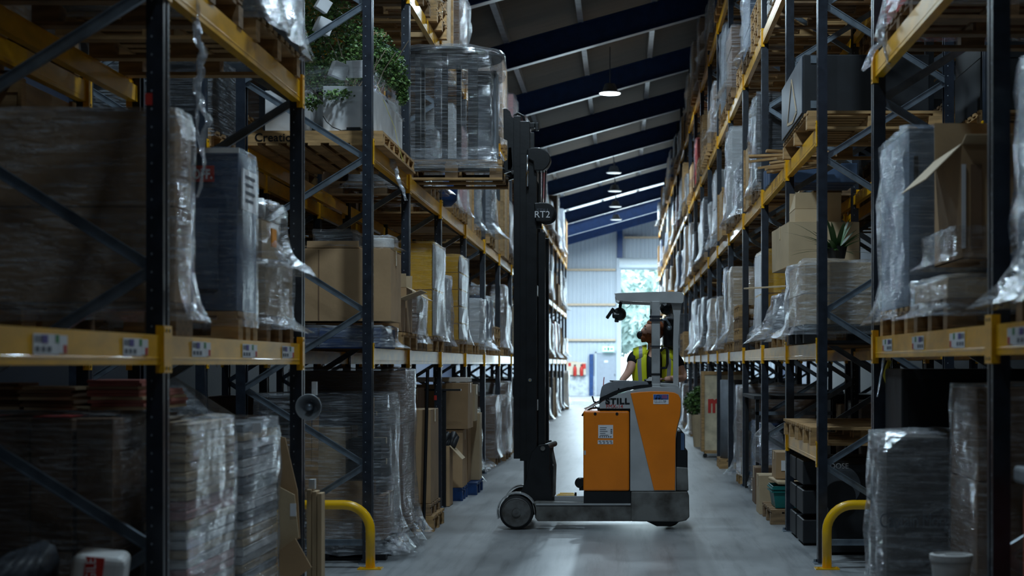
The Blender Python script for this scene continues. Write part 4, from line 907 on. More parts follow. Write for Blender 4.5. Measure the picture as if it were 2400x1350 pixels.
t = empty('display_crate', ((cx0 + cx1) / 2, cy + .2, 0), 'cream crate panel with red letter on castors beside the right rack', 'crate')
MB().bx(cx0 + .03, cx1 + .4, cy, cy + .4, .12, 1.36).build('cream_panel', mat('cream_board', (206, 190, 160), .6), t)
MB().bx(cx0 - .02, cx0 + .028, cy - .02, cy + .42, .1, 1.42).bx(cx0 + .03, cx1 + .43, cy - .02, cy + .42, 1.365, 1.42).bx(cx0 + .03, cx1 + .43, cy - .02, cy + .42, .07, .118).build('timber_frame', M_timber, t)
text('m', .42, (PX(1659, cy), cy - .003, PZ(965, cy)), M_red, t, sx=.62, ext=.003, bold=.02)
for x in (cx0 + .04, cx1 + .3): MB().lathe((x, cy + .02, .035), [(.035, 0), (.035, .03)], 'y', 12).build('castor', M_black, t)
t = empty('potted_conifer', (1.4, 31, 0), 'bushy green artificial plant on the floor right of the truck', 'plant')
leaves(t, [((1.34, 31, .82), .22, 1.1, 1), ((1.48, 31.1, .95), .2, 1, 1)], 1500, M_leaf, (.02, .05), 8, 'foliage')
MB().lathe((1.42, 31, 0), [(.1, 0), (.14, .45), (.15, .6)], 'z', 14).build('pot', M_card2, t)
# barriers
for (ax, bx_, label) in ((868, 640, 'yellow tubular barrier at the foot of the left rack end'), (1938, 2200, 'yellow tubular barrier at the foot of the right rack end')):
    Y = 12.55; s = 1 if ax < bx_ else -1; x = PX(ax, Y); x2 = PX(bx_, Y); zt_ = PZ(1183, Y); rad = .2
    pts = [(x, Y, 0.01), (x, Y, zt_ - rad)] + [(x + s * rad * (1 - math.cos(a)), Y, zt_ - rad + rad * math.sin(a)) for a in [PI / 2 * k / 8 for k in range(1, 9)]] + [(x2 - s * rad, Y, zt_)] + [(x2 - s * rad * (1 - math.sin(a)), Y, zt_ - rad * (1 - math.cos(a))) for a in [PI / 2 * k / 6 for k in range(1, 7)]] + [(x2, Y, 0.01)]
    t = empty('safety_barrier', (x, Y, 0), label, 'barrier')
    MB().tube(pts, .036, 20).build('bent_pipe', M_pipe, t, smooth=True)
    for q in (x, x2): MB().bx(q - .09, q + .09, Y - .06, Y + .06, 0, .01).lathe((q - .07, Y - .04, .01), [(.009, 0), (.009, .012)], 'z', 6).lathe((q + .07, Y - .04, .01), [(.009, 0), (.009, .012)], 'z', 6).build('base_plate', M_pipe, t)

# ------------------------------------------------------------------ the reach truck
YN, YF = 15.5, 16.62
def W(px, py, Y=YN): return (PX(px, Y), PZ(py, Y))
def WP(pts, Y=YN): return [W(a, b, Y) for a, b in pts]
tr = empty('reach_truck', (.1, 16.05, 0), 'orange and grey reach truck in the aisle lifting a pallet', 'forklift')
def curve(pts, n=6):
    out = []
    P = [Vector(p) for p in pts]
    for i in range(len(P) - 1):
        p0, p1, p2, p3 = P[max(i - 1, 0)], P[i], P[i + 1], P[min(i + 2, len(P) - 1)]
        for k in range(n):
            t = k / n
            out.append(tuple(.5 * ((2 * p1) + (p2 - p0) * t + (2 * p0 - 5 * p1 + 4 * p2 - p3) * t * t + (3 * p1 - p0 - 3 * p2 + p3) * t ** 3)))
    out.append(tuple(P[-1])); return out
# load wheels and outriggers
for y0, lab in ((YN, 'near'), (YF - .16, 'far')):
    c = (PX(1210, YN), y0, .162)
    wo = MB().lathe(c, [(.13, .0), (.155, .012), (.16, .03), (.16, .13), (.155, .148), (.13, .16)], 'y', 40).build('load_wheel', M_tyre, tr, smooth=False)
    MB().lathe(c, [(.135, -.004), (.128, -.008), (.125, .002)], 'y', 40).build('wheel_disc', M_hub, wo, world=True)
    MB().lathe(c, [(.042, -.014), (.042, -.006)], 'y', 28).build('hub_ring', M_tdark, wo, world=True)
    MB().lathe(c, [(.034, -.018), (.034, -.013)], 'y', 24).bx(c[0] - .014, c[0] - .004, y0 - .021, y0 - .018, .155, .168).bx(c[0] + .004, c[0] + .014, y0 - .021, y0 - .018, .155, .168).build('hub_cap', M_hub, wo, world=True)
    g = MB(); A0, A1 = math.radians(200), math.radians(-12)
    for k in range(16):
        a, b = A0 + (A1 - A0) * k / 16, A0 + (A1 - A0) * (k + 1) / 16
        g.prism([(c[0] + .175 * math.cos(a), c[2] + .175 * math.sin(a)), (c[0] + .186 * math.cos(a), c[2] + .186 * math.sin(a)), (c[0] + .186 * math.cos(b), c[2] + .186 * math.sin(b)), (c[0] + .175 * math.cos(b), c[2] + .175 * math.sin(b))], y0 + .01, y0 + .15)
    g.build('wheel_guard', M_tgrey, tr)
    MB().prism(WP([(1247, 1180), (1255, 1176), (1480, 1180), (1480, 1222), (1260, 1222), (1254, 1214)]), y0 + .01, y0 + .15).build('outrigger', M_tdark, tr, bevel=.006)
    MB().bx(PX(1256, YN), PX(1478, YN), y0 + .0, y0 + .008, PZ(1184, YN), PZ(1180, YN)).build('outrigger_edge', M_tgrey, tr)
# battery box and its base
MB().bx(PX(1367, YN), PX(1475, YN), YN, YF, PZ(1151, YN), PZ(963, YN)).build('battery_cover', M_orange, tr, bevel=.018, seg=3)
MB().bx(PX(1368, YN), PX(1477, YN), YN + .005, YF, PZ(1180, YN), PZ(1152, YN)).build('battery_base', M_black, tr)
MB().bx(PX(1400, YN), PX(1477, YN), YN + .03, YF - .03, PZ(962, YN), PZ(955, YN)).build('battery_gap', M_black, tr)
for px in (1395, 1446): MB().lathe((PX(px, YN), YN, PZ(970, YN)), [(.0135, -.004), (.0135, .004)], 'y', 18).build('hole_plug', M_black, tr)
MB().bx(*[PX(v, YN) for v in (1402, 1437)], YN - .003, YN - .0005, PZ(1027, YN), PZ(996, YN)).build('data_plate', M_lab, tr)
pl = MB()
for i in range(5): pl.bx(PX(1406, YN), PX([1422, 1420, 1424, 1419, 1426][i], YN), YN - .0045, YN - .003, PZ(1003 + i * 4.4, YN), PZ(1001.6 + i * 4.4, YN))
for i in range(6): pl.bx(PX(1405 + i * 5, YN), PX(1408 + i * 5, YN), YN - .0045, YN - .003, PZ(1025, YN), PZ(1022, YN))
for i in range(3): pl.bx(PX(1431, YN), PX(1435, YN), YN - .0045, YN - .003, PZ(1008 + i * 4, YN), PZ(1005.5 + i * 4, YN))
pl.build('plate_print', M_ink, tr)
MB().bx(*[PX(v, YN) for v in (1401, 1437)], YN - .003, YN - .0005, PZ(1041, YN), PZ(1031.5, YN)).build('small_plate', M_lab, tr)
pl = MB()
for i in range(4): pl.bx(PX(1403 + i * 8.5, YN), PX(1409 + i * 8.5, YN), YN - .0045, YN - .003, PZ(1034.8, YN), PZ(1033, YN)).bx(PX(1405 + i * 8.5, YN), PX(1410 + i * 8.5, YN), YN - .0045, YN - .003, PZ(1039, YN), PZ(1037, YN))
pl.build('plate_print', M_ink, tr)
MB().bx(PX(1368.5, YN), PX(1373, YN), YN - .001, YN + .001, PZ(1066, YN), PZ(1056, YN)).build('worn_patch', M_tgrey, tr)
MB().bx(PX(1470, YN), PX(1484, YN), YN + .03, YF - .03, PZ(1180, YN), PZ(964, YN)).build('battery_gap', M_black, tr)
# body side shells (near and far), leaving the cabin open between them
side = WP([(1477, 1151), (1477, 958), (1405, 958), (1405, 945), (1440, 926), (1480, 915), (1527, 905), (1590, 907)]) + [tuple(p) for p in WP([(1595, 912), (1597, 925), (1597, 968), (1588, 1005), (1584, 1030), (1584, 1151)])]
for a, b in ((YN, YN + .06), (YF - .06, YF)): MB().prism(side, a, b).build('side_shell', M_tgrey, tr, bevel=.006)
MB().prism(WP([(1477, 1151), (1477, 975), (1500, 968), (1506, 1151)]), YN + .062, YF - .062).build('bulkhead', M_black, tr)
MB().prism(WP([(1405, 962), (1405, 945), (1440, 926), (1478, 916), (1500, 914), (1500, 962)]), YN + .062, YF - .062).build('console_body', M_tgrey, tr)
op = WP([(1477.5, 921), (1500, 918.5), (1527, 917), (1560, 917.5), (1580, 920), (1590, 925), (1595, 934), (1596, 950), (1594, 975), (1587, 1000), (1583.5, 1020), (1582, 1149), (1533, 1149)])
MB().prism(op, YN - .012, YN - .001).build('orange_panel', M_orange, tr, bevel=.004)
MB().prism(op, YF + .001, YF + .012).build('orange_panel', M_orange, tr, bevel=.004)
# dashboard cowl with dark curved band
band = curve(WP([(1404, 946), (1412, 940), (1440, 926), (1470, 916), (1500, 910), (1528, 906)])) ; bt = curve(WP([(1528, 900), (1500, 904), (1470, 909), (1440, 918), (1414, 930), (1405, 934)]))
MB().prism(band + bt, YN - .004, YN + .3).build('cowl_band', M_black, tr)
cw = curve(WP([(1405.5, 933), (1409, 912), (1414, 903), (1430, 896), (1446, 892.5), (1470, 892), (1496, 893), (1516, 895), (1520, 901)])); cb_ = curve(WP([(1520, 901.5), (1500, 903), (1470, 908), (1440, 917), (1414, 929)]))
MB().prism(cw + cb_, YN + .02, YN + .36).build('cowl', mat('cowl_grey', (128, 132, 138), .3, coat=.3), tr, bevel=.012, seg=3)
MB().lathe((PX(1441, 15.6), 15.62, PZ(893, 15.6)), [(.045, -.006), (.05, .0), (.047, .006), (.03, .004)], 'z', 28).build('cup_recess', M_black, tr)
MB().tube([(PX(1466, 15.6), 15.62, PZ(893, 15.6)), (PX(1452, 15.6), 15.6, PZ(899, 15.6)), (PX(1450, 15.53), 15.515, PZ(912, 15.53))], .008, 8).build('black_strip', M_black, tr)
MB().bx(PX(1510, 15.7), PX(1527, 15.7), 15.6, 15.72, PZ(899, 15.7), PZ(888, 15.7)).build('control_pod', M_black, tr, bevel=.01)
MB().prism(WP([(1514, 893), (1522, 884), (1530, 884), (1530, 893)]), 15.58, 15.64).build('papers', M_white, tr)
MB().prism(WP([(1547, 904), (1547, 897), (1580, 899), (1590, 904), (1595, 912)]), YN + .0, YN + .16).build('side_rest', M_tgrey, tr, bevel=.008)
MB().lathe((PX(1562, 15.75), 15.78, PZ(896, 15.75)), [(.075, -.008), (.085, 0), (.075, .008)], 'z', 28).build('steering_disc', M_black, tr, smooth=True)
# rear section and chassis skirt
MB().prism(WP([(1585, 1030), (1586, 1010), (1596, 1008), (1606, 1018), (1606, 1052), (1612, 1056), (1612, 1110), (1585, 1110)]), YN + .02, YF - .02).build('rear_cover', M_black, tr, bevel=.01)
MB().bx(PX(1596, YN), PX(1604, YN), YN + .012, YN + .02, PZ(1055, YN), PZ(1015, YN)).build('rear_lens', M_navy, tr)
MB().prism(WP([(1585, 1094), (1612, 1096), (1614, 1151), (1585, 1151)]), YN + .012, YF - .012).build('rear_block', M_tdark, tr, bevel=.01)
MB().prism(WP([(1479, 1152), (1612, 1152), (1615, 1162), (1616, 1212), (1608, 1220), (1594, 1223), (1479, 1222)]), YN - .008, YF + .008).build('chassis_skirt', M_tdark, tr, bevel=.012, seg=3)
MB().prism(WP([(1515, 1224), (1598, 1224), (1585, 1229), (1570, 1236), (1540, 1236)]), YN + .1, YN + .4).build('drive_unit', M_black, tr)
MB().lathe((PX(1568, 15.9), 15.78, .115), [(.1, 0), (.112, .01), (.112, .1), (.1, .11)], 'y', 30).build('drive_wheel', M_tyre, tr)
MB().lathe((PX(1360, 15.8), 15.7, PZ(1132, 15.7)), [(.04, 0), (.05, .01), (.05, .07), (.04, .08)], 'y', 18).bx(PX(1358, 15.8), PX(1368, 15.7), 15.72, 15.76, PZ(1150, 15.7), PZ(1120, 15.7)).build('cable_roller', M_black, tr)
MB().bx(PX(1298, YN), PX(1367, YN), YN + .16, YF - .17, PZ(1178, YN), PZ(1166, YN)).build('reach_carriage', M_tgrey, tr)
for k in range(3): MB().bx(PX(1302 + k * 3, YN), PX(1350 - k * 4, YN), YN + .2 + .12 * k, YN + .22 + .12 * k, PZ(1165.5, YN), PZ(1163.5, YN)).build('edge_marking', M_pipe, tr)
MB().bx(PX(1345, YN), PX(1350, YN), YN + .2, YN + .24, PZ(1166, YN), PZ(1158, YN)).build('stop_lug', M_black, tr)
# levers and hoses left of the cowl
for pts, r_ in ((((1405, 945), (1392, 942), (1388, 930)), .008), (((1405, 955), (1386, 957), (1370, 966), (1364, 975)), .009), (((1404, 940), (1395, 945), (1378, 955)), .006), (((1400, 958), (1393, 950), (1385, 960)), .005)):
    MB().tube([(*[PX(a, 15.65)], 15.65 + .04 * i, PZ(b, 15.65)) for i, (a, b) in enumerate(pts)], r_, 8).build('control_cable', M_black, tr)
MB().prism(WP([(1368, 957), (1402, 943), (1402, 947), (1372, 960)], 15.6), 15.58, 15.6).build('clipboard', M_white, tr)
MB().tube([(PX(1414, 15.7), 15.7, PZ(904, 15.7)), (PX(1416, 15.7), 15.7, PZ(884, 15.7))], .004, 6).build('aerial', M_red, tr)
text('STILL', .074, (PX(1419, YN), YN - .002, PZ(946.5, YN)), M_black, tr, sx=1.2, ext=.003, bold=.0035)
text('FMX-14', .05, (PX(1420, YN), YN - .002, PZ(956.5, YN)), M_red, tr, sx=.98, ext=.002)
st = MB().bx(PX(1531, YN), PX(1567, YN), YN - .0155, YN - .0125, PZ(947, YN), PZ(924, YN)).build('dealer_sticker', M_lab, tr)
MB().bx(PX(1531.5, YN), PX(1566.5, YN), YN - .017, YN - .0155, PZ(936.5, YN), PZ(924.5, YN)).build('blue_header', mat('sticker_blue', (50, 96, 168), .5), tr)
MB().bx(PX(1551, YN), PX(1564, YN), YN - .018, YN - .017, PZ(934, YN), PZ(926, YN)).build('header_text', mat('sticker_mauve', (150, 90, 140), .5), tr)
fk = MB(); fk.lathe((PX(1537.5, YN), YN - .018, PZ(934.5, YN)), [(.008, 0), (.008, .001)], 'y', 12).lathe((PX(1545, YN), YN - .018, PZ(934.5, YN)), [(.008, 0), (.008, .001)], 'y', 12)
for a, b in (((1535.5, 933), (1548, 933)), ((1538, 933), (1540, 926)), ((1540, 926), (1545, 926)), ((1545, 926), (1547, 933)), ((1549, 935), (1549, 925.5)), ((1549, 935), (1554, 935))): fk.bar((PX(a[0], YN), YN - .018, PZ(a[1], YN)), (PX(b[0], YN), YN - .018, PZ(b[1], YN)), .001, .004)
fk.build('forklift_logo', M_black, tr)
text('0121 - 314 - 7888', .014, (PX(1533, YN), YN - .0165, PZ(941, YN)), M_navy, tr, sx=1.1, ext=.0005)
text('SALES  SERVICE  HIRE', .010, (PX(1534, YN), YN - .0165, PZ(944, YN)), M_ink, tr, sx=1.1, ext=.0005)
# overhead guard and pillars
gd = curve(WP([(1441, 690), (1442, 688), (1470, 686.5), (1520, 685), (1560, 684), (1590, 684.5), (1600, 688), (1602, 696), (1601, 708)], 15.65), 4) + WP([(1598, 711), (1560, 710), (1450, 705), (1444, 702)], 15.65)
GY0, GY1 = 15.6, 16.52
MB().prism(gd, GY0, GY0 + .06).build('guard_side', M_tgrey, tr, bevel=.008)
MB().prism(gd, GY1 - .06, GY1).build('guard_side', M_tgrey, tr, bevel=.008)
gx0, gx1 = PX(1441, 15.65), PX(1602, 15.65); gz = PZ(690, 15.65)
MB().bx(gx0 + .004, gx0 + .05, GY0 + .06, GY1 - .06, gz - .05, gz - .005).build('guard_front_bar', M_tgrey, tr, bevel=.01)
MB().bx(gx1 - .08, gx1 - .005, GY0 + .06, GY1 - .06, gz - .07, gz + .01).build('guard_rear_bar', M_tgrey, tr, bevel=.01)
for k in range(7): MB().bx(gx0 + .05, gx1 - .08, GY0 + .1 + .12 * k, GY0 + .118 + .12 * k, gz - .03, gz - .0).build('guard_slat', M_tgrey, tr)
px0, px1 = PX(1527, 15.62), PX(1547, 15.62)
MB().bx(px0, px1, 15.58, 15.66, PZ(914, 15.62), PZ(706, 15.62)).build('guard_pillar', mat('pillar_grey', (158, 160, 162), .4, bump=.1, bscale=90), tr, bevel=.006)
MB().bx(px0, px1 + .06, 15.56, 15.68, PZ(914, 15.62), PZ(899, 15.62)).build('pillar_foot', M_tgrey, tr, bevel=.008)
MB().bx(px0, px1, 16.44, 16.52, 1.2, gz - .02).build('guard_pillar', MATS['pillar_grey'], tr, bevel=.006)
for pyy in (742, 750): MB().bx(px0 - .02, px1 + .02, 15.56, 15.575, PZ(pyy + 3, 15.6), PZ(pyy - 2, 15.6)).bx(px0 - .02, px0 - .002, 15.575, 15.68, PZ(pyy + 3, 15.6), PZ(pyy - 2, 15.6)).bx(px1 + .002, px1 + .02, 15.575, 15.68, PZ(pyy + 3, 15.6), PZ(pyy - 2, 15.6)).build('pillar_clamp', M_chrome, tr)
MB().bx(px0 - .014, px1 + .014, 15.565, 15.578, PZ(813, 15.6), PZ(810, 15.6)).build('hose_clip', M_chrome, tr)
MB().bx(px0 - .003, px1 + .003, 15.572, 15.58, PZ(879, 15.6), PZ(875, 15.6)).build('rubber_band', M_black, tr)
rp_ = [W(1598, 710, 15.7), W(1593, 740, 15.7), W(1590, 800, 15.7), W(1590, 904, 15.7)]
for y in (15.66, 16.44): MB().prism([rp_[0], rp_[1], rp_[2], rp_[3], (rp_[3][0] - .05, rp_[3][1]), (rp_[2][0] - .05, rp_[2][1]), (rp_[1][0] - .055, rp_[1][1]), (rp_[0][0] - .1, rp_[0][1])], y, y + .06).build('rear_pillar', M_tdark if y > 16 else M_tgrey, tr)
MB().lathe((PX(1573, 15.8), 15.8, PZ(688, 15.8) + .012), [(.035, 0), (.033, .012), (.02, .02)], 'z', 16).build('beacon', mat('beacon_amber', (240, 170, 90), .3), tr, smooth=True)
# seat, headrest, mirror, speaker, work lamps
MB().bx(PX(1554, 16.2), PX(1590, 16.2), 15.95, 16.4, PZ(815, 16.2), PZ(745, 16.2)).build('seat_back', M_black, tr, bevel=.035, seg=4)
MB().bx(PX(1578, 16.2), PX(1590, 16.2), 16.0, 16.38, 1.0, PZ(816, 16.2)).build('seat_post', M_black, tr)
MB().bx(.06, .5, 15.72, 16.4, .80, .96).build('seat_cushion', M_black, tr, bevel=.04, seg=3)
MB().bx(.1, .5, 15.8, 16.35, .3, .79).build('seat_box', M_black, tr)
MB().tube([(PX(1549, 15.75), 15.7, PZ(749, 15.75)), (PX(1562, 15.75), 15.72, PZ(750, 15.75)), (PX(1569, 15.75), 15.76, PZ(760, 15.75)), (PX(1569, 15.75), 15.78, PZ(770, 15.75))], .011, 10).lathe((PX(1569, 15.75), 15.76, PZ(768, 15.75)), [(.022, 0), (.026, .02), (.02, .04)], 'y', 14).build('lamp_arm', M_galv, tr, smooth=True)
MB().lathe((PX(1562, 15.8), 15.78, PZ(723, 15.8)), [(.03, -.045), (.05, -.03), (.066, 0), (.06, .04), (.03, .06)], 'y', 8).tube([(PX(1562, 15.8), 15.8, PZ(712, 15.8)), (PX(1562, 15.8), 15.8, PZ(704, 15.8))], .01, 8).build('loudspeaker', M_black, tr)
MB().lathe((PX(1503, 16.0), 16.35, PZ(785, 16.2)), [(.025, -.012), (.042, 0), (.04, .016), (.02, .022)], 'y', 20).tube([(PX(1503, 16.2), 16.36, PZ(785, 16.2)), (PX(1503, 16.2) + .1, 16.45, PZ(785, 16.2) + .1), (px0 + .02, 16.46, PZ(770, 16.2) + .1)], .006, 6).build('rear_mirror', M_black, tr, smooth=False)
hb = [(1547, 823), (1556, 815), (1562, 816), (1564, 824), (1564, 852), (1561, 862), (1547, 863)]
MB().tube([(PX(a, 15.62), 15.6, PZ(b, 15.62)) for a, b in hb], .0125, 10).build('grab_handle', M_black, tr, smooth=True)
lm = MB(); cx, cz = PX(1452, 15.75), PZ(736, 15.75)
lm.lathe((cx, 15.8, cz), [(.03, -.09), (.05, -.08), (.058, -.06), (.064, -.02), (.06, .04), (.035, .07)], 'y', 20)
lm.lathe((PX(1435, 15.7), 15.74, PZ(738, 15.7)), [(.02, 0), (.034, .01), (.034, .07)], 'x', 8)
lm.bar((PX(1422, 15.7), 15.75, PZ(746, 15.7)), (PX(1438, 15.7), 15.75, PZ(722, 15.7)), .05, .03)
lm.bar((PX(1445, 15.7), 15.75, PZ(755, 15.7)), (PX(1446, 15.7), 15.75, PZ(742, 15.7)), .04, .035)
lm.bar((PX(1421, 15.7), 15.75, PZ(742, 15.7)), (PX(1430, 15.7), 15.75, PZ(738, 15.7)), .04, .02)
lm.build('work_lamp', M_black, tr, bevel=.006)
MB().bar((PX(1452, 15.75), 15.78, PZ(726, 15.75)), (PX(1456, 15.75), 15.78, PZ(704, 15.75)), .03, .012).build('lamp_bracket', M_black, tr)
MB().tube([(PX(a, 15.7), 15.68, PZ(b, 15.7)) for a, b in ((1462, 705), (1470, 708), (1478, 707), (1480, 712), (1474, 719), (1468, 722))], .003, 5).tube([(PX(a, 15.7), 15.68, PZ(b, 15.7)) for a, b in ((1450, 704), (1458, 708), (1476, 705))], .003, 5).build('lamp_wire', M_white, tr)
# ---- mast
mz0 = .22
def post(x0, x1, y0, y1, z0, z1, name='mast_rail', m=None):
    # an I or C shaped rail drawn in plan
    pl = [(x0, y0), (x1, y0), (x1, y0 + .018), (x0 + .02, y0 + .018), (x0 + .02, y1 - .018), (x1, y1 - .018), (x1, y1), (x0, y1)]
    return MB().prism(pl, z0, z1, plane='xy').build(name, m or M_blackm, tr, bevel=.002, seg=1)
for ya, yb_, sg in ((15.66, 15.78, 1), (16.42, 16.54, -1)):
    dy = .012 * sg
    post(PX(1234, 15.7), PX(1258, 15.7), ya, yb_, mz0, PZ(355, 15.7))
    post(PX(1219, 15.7), PX(1242, 15.7), ya + .015, yb_ - .015, PZ(1080, 15.7), PZ(285, 15.7), 'middle_rail')
    post(PX(1204, 15.7), PX(1221, 15.7), ya + .03, yb_ - .03, PZ(1075, 15.7), PZ(272, 15.7), 'inner_rail')
    post(PX(1262, 15.7), PX(1278, 15.7), ya + .01, yb_ - .04, PZ(1045, 15.7), PZ(545, 15.7), 'rear_post')
    MB().prism(WP([(1245, 1062), (1262, 1043), (1284, 1040), (1290, 1052), (1288, 1100), (1296, 1176), (1216, 1178), (1222, 1150), (1234, 1120)], 15.65), ya - .025, ya - .005).build('mast_plate', M_blackm, tr, bevel=.004)
for z in (mz0 + .06, 1.1, 2.2, 3.3): MB().bx(PX(1240, 15.7), PX(1256, 15.7), 15.79, 16.41, z, z + .1).build('cross_member', M_blackm, tr)
MB().bx(PX(1206, 15.7), PX(1222, 15.7), 15.79, 16.41, 3.6, 3.7).bx(PX(1206, 15.7), PX(1222, 15.7), 15.79, 16.41, 2.5, 2.58).build('cross_member', M_blackm, tr)
for y in (15.9, 16.25): MB().lathe((PX(1232, 15.7), y, mz0), [(.03, 0), (.03, 3.3)], 'z', 14).build('lift_cylinder', M_blackm, tr, smooth=True)
MB().tube([(PX(1278, 15.7), 15.7, PZ(1047, 15.7)), (PX(1298, 15.7), 15.9, PZ(1042, 15.7))], .028, 14).lathe((PX(1272, 15.62), 15.62, PZ(1051, 15.62)), [(.022, -.0), (.022, .02)], 'y', 18).build('tilt_pivot', M_tdark, tr)
MB().tube([(PX(1292, 15.8), 15.85, PZ(1050, 15.8)), (PX(1300, 15.8), 15.85, PZ(1090, 15.8)), (PX(1298, 15.8), 15.85, PZ(1165, 15.8))], .016, 8).build('reach_bar', M_tdark, tr)
MB().lathe((PX(1242, 15.65), 15.652, PZ(891, 15.65)), [(.016, 0), (.018, .004)], 'y', 20).build('warning_disc', M_galv, tr)
text('x', .03, (PX(1240, 15.65), 15.648, PZ(893, 15.65)), M_pipe, tr)
# mast head: pulleys, hose reels, chrome ram
MB().prism(curve(WP([(1236, 352), (1245, 348), (1262, 347), (1276, 352), (1288, 364), (1291, 378), (1284, 392), (1274, 401)], 15.65), 3) + WP([(1252, 401), (1250, 380), (1236, 372)], 15.65), 15.6, 15.78).build('pulley_cover', M_blackm, tr, bevel=.012)
MB().tube([(PX(1236, 15.6), 15.6, PZ(364, 15.6)), (PX(1236, 15.6), 15.6, PZ(437, 15.6))], .013, 12).build('chrome_ram', M_chrome, tr, smooth=True)
for q in (1265, 1273, 1279): MB().tube([(PX(q, 15.7), 15.68, PZ(400, 15.7)), (PX(q - 2, 15.7), 15.68, PZ(478, 15.7))], .006, 8).build('hydraulic_hose', M_black, tr)
MB().prism(curve(WP([(1252, 476), (1280, 475), (1294, 482), (1300, 497), (1294, 513), (1282, 518), (1256, 519)], 15.62), 4), 15.6, 15.68).build('reel_cover', M_black, tr, bevel=.008)
MB().lathe((PX(1282, 15.7), 15.685, PZ(503, 15.7)), [(.07, 0), (.095, .01), (.095, .05), (.07, .06)], 'y', 24).build('hose_reel', M_blackm, tr)
text('STILL', .04, (PX(1258, 15.6), 15.598, PZ(496, 15.6)), M_ink, tr, sx=1.3)
text('RT2', .088, (PX(1252, 15.6), 15.594, PZ(510, 15.6)), M_lab, tr, ext=.002)
MB().bx(PX(1254, 15.7), PX(1266, 15.7), 15.7, 15.76, PZ(535, 15.7), PZ(518, 15.7)).tube([(PX(1268, 15.7), 15.7, PZ(535, 15.7)), (PX(1268, 15.7), 15.7, PZ(520, 15.7))], .008, 8).build('hose_bracket', M_blackm, tr)
MB().bx(PX(1234, 15.7), PX(1254, 15.7), 15.68, 15.76, PZ(300, 15.7), PZ(288, 15.7)).bx(PX(1254, 15.7), PX(1263, 15.7), 15.68, 15.74, PZ(306, 15.7), PZ(288, 15.7)).build('top_bracket', M_blackm, tr, bevel=.006)
MB().tube([(PX(1204, 15.8), 15.8, PZ(272, 15.8)), (PX(1214, 15.8), 15.8, PZ(266, 15.8)), (PX(1226, 15.8), 15.8, PZ(272, 15.8)), (PX(1230, 15.8), 15.8, PZ(285, 15.8))], .012, 8).build('chain_guard', M_blackm, tr)
# carriage and forks
for y in (15.76, 16.36):
    MB().prism(WP([(1180, 256), (1188, 256), (1196, 262), (1200, 275), (1206, 278), (1206, 400), (1190, 400), (1190, 330), (1181, 326)], 15.8), y, y + .05).build('carriage_plate', M_blackm, tr, bevel=.004)
    MB().prism(WP([(1181, 380), (1190, 375), (1191, 346), (1200, 345), (1203, 390), (1198, 402), (1181, 408)], 15.8), y, y + .06).build('fork_heel', M_blackm, tr, bevel=.006)
    zf = PZ(421, 15.66) + .092
    MB().prism([(PX(1182, 15.8), zf - .0), (PX(1182, 15.8), zf + .036), (-2.2, zf + .028), (-2.24, zf + .016)], y - .01 + .02, y + .10).build('fork', M_blackm, tr)
MB().bx(PX(1192, 15.8), PX(1203, 15.8), 15.82, 16.35, PZ(330, 15.8), PZ(290, 15.8)).bx(PX(1192, 15.8), PX(1203, 15.8), 15.82, 16.35, PZ(395, 15.8), PZ(370, 15.8)).build('carriage_bar', M_blackm, tr)

# the lifted pallet with the wrapped round table
zt0 = PZ(421, 15.66)
t = empty('lifted_pallet_load', (-1.6, 16.1, zt0), 'wrapped black round table on a pallet held up on the truck forks', 'pallet load')
p = empty('timber_pallet', (0, 0, 0), parent=t)
X0_, X1_ = PX(968, 15.66) - .12, PX(1177, 15.66)
for y in (15.66, 16.04, 16.44): MB().bx(X0_, X1_, y, y + .1, zt0, zt0 + .02).build('bottom_board', M_timber, p)
for y in (15.665, 16.04, 16.475):
    for x in (X0_, (X0_ + X1_) / 2 - .06, X1_ - .12): MB().bx(x, x + .12, y + .005, y + .055, zt0 + .021, zt0 + .078).build('block', M_timber2, p)
zf = PZ(388, 15.8)
for x in (X0_ + .02, (X0_ + X1_) / 2 - .05, X1_ - .1): MB().bx(x, x + .1, 15.66, 16.54, zt0 + .15, zt0 + .168).build('stringer', M_timber, p)
for y in (15.665, 16.04, 16.475):
    for x in (X0_, (X0_ + X1_) / 2 - .06, X1_ - .12): MB().bx(x, x + .12, y + .005, y + .055, zt0 + .079, zt0 + .149).build('block', M_timber, p)
for k in range(6): MB().bx(X0_, X1_, 15.66 + .158 * k, 15.75 + .158 * k, zt0 + .169, zt0 + .19).build('deck_board', M_timber, p)
zb = zt0 + .192
MB().lathe((-1.69, 16.1, 4.49), [(.52, 0), (.53, .01), (.53, .028), (.52, .035)], 'z', 48).build('round_tabletop', M_dark, t)
for a, b, c_, d in ((973, 985, 15.72, 0), (1036, 1048, 15.72, .1), (1097, 1119, 15.70, .2), (985, 995, 16.35, 0), (1070, 1080, 16.38, 0)):
    MB().bx(PX(a, c_), PX(b, c_), c_, c_ + .08, zb, 4.485).build('table_leg', M_black, t)
MB().bx(PX(1118, 16.3), PX(1165, 16.3), 16.2, 16.5, zb, 4.4).build('grey_board', M_grey, t)
MB().bx(PX(978, 16.2), PX(1090, 16.2), 16.0, 16.35, zb, zb + .05).build('base_plate', M_black, t)
film(t, -2.16, -1.27, 15.66, 16.5, zb - .12, 4.45, m=M_filmw, seed=91, flare=.08, bulge=.05, cap=False, nz=22, k=14)
tf = MB().lathe((-1.69, 16.1, 4.3), [(.545, 0), (.56, .04), (.55, .1), (.562, .16), (.555, .215), (.54, .245), (.3, .25), (.05, .25)], 'z', 56)
tf.f = [f for f in tf.f if len(f) == 4]; tf.m = [0] * len(tf.f)
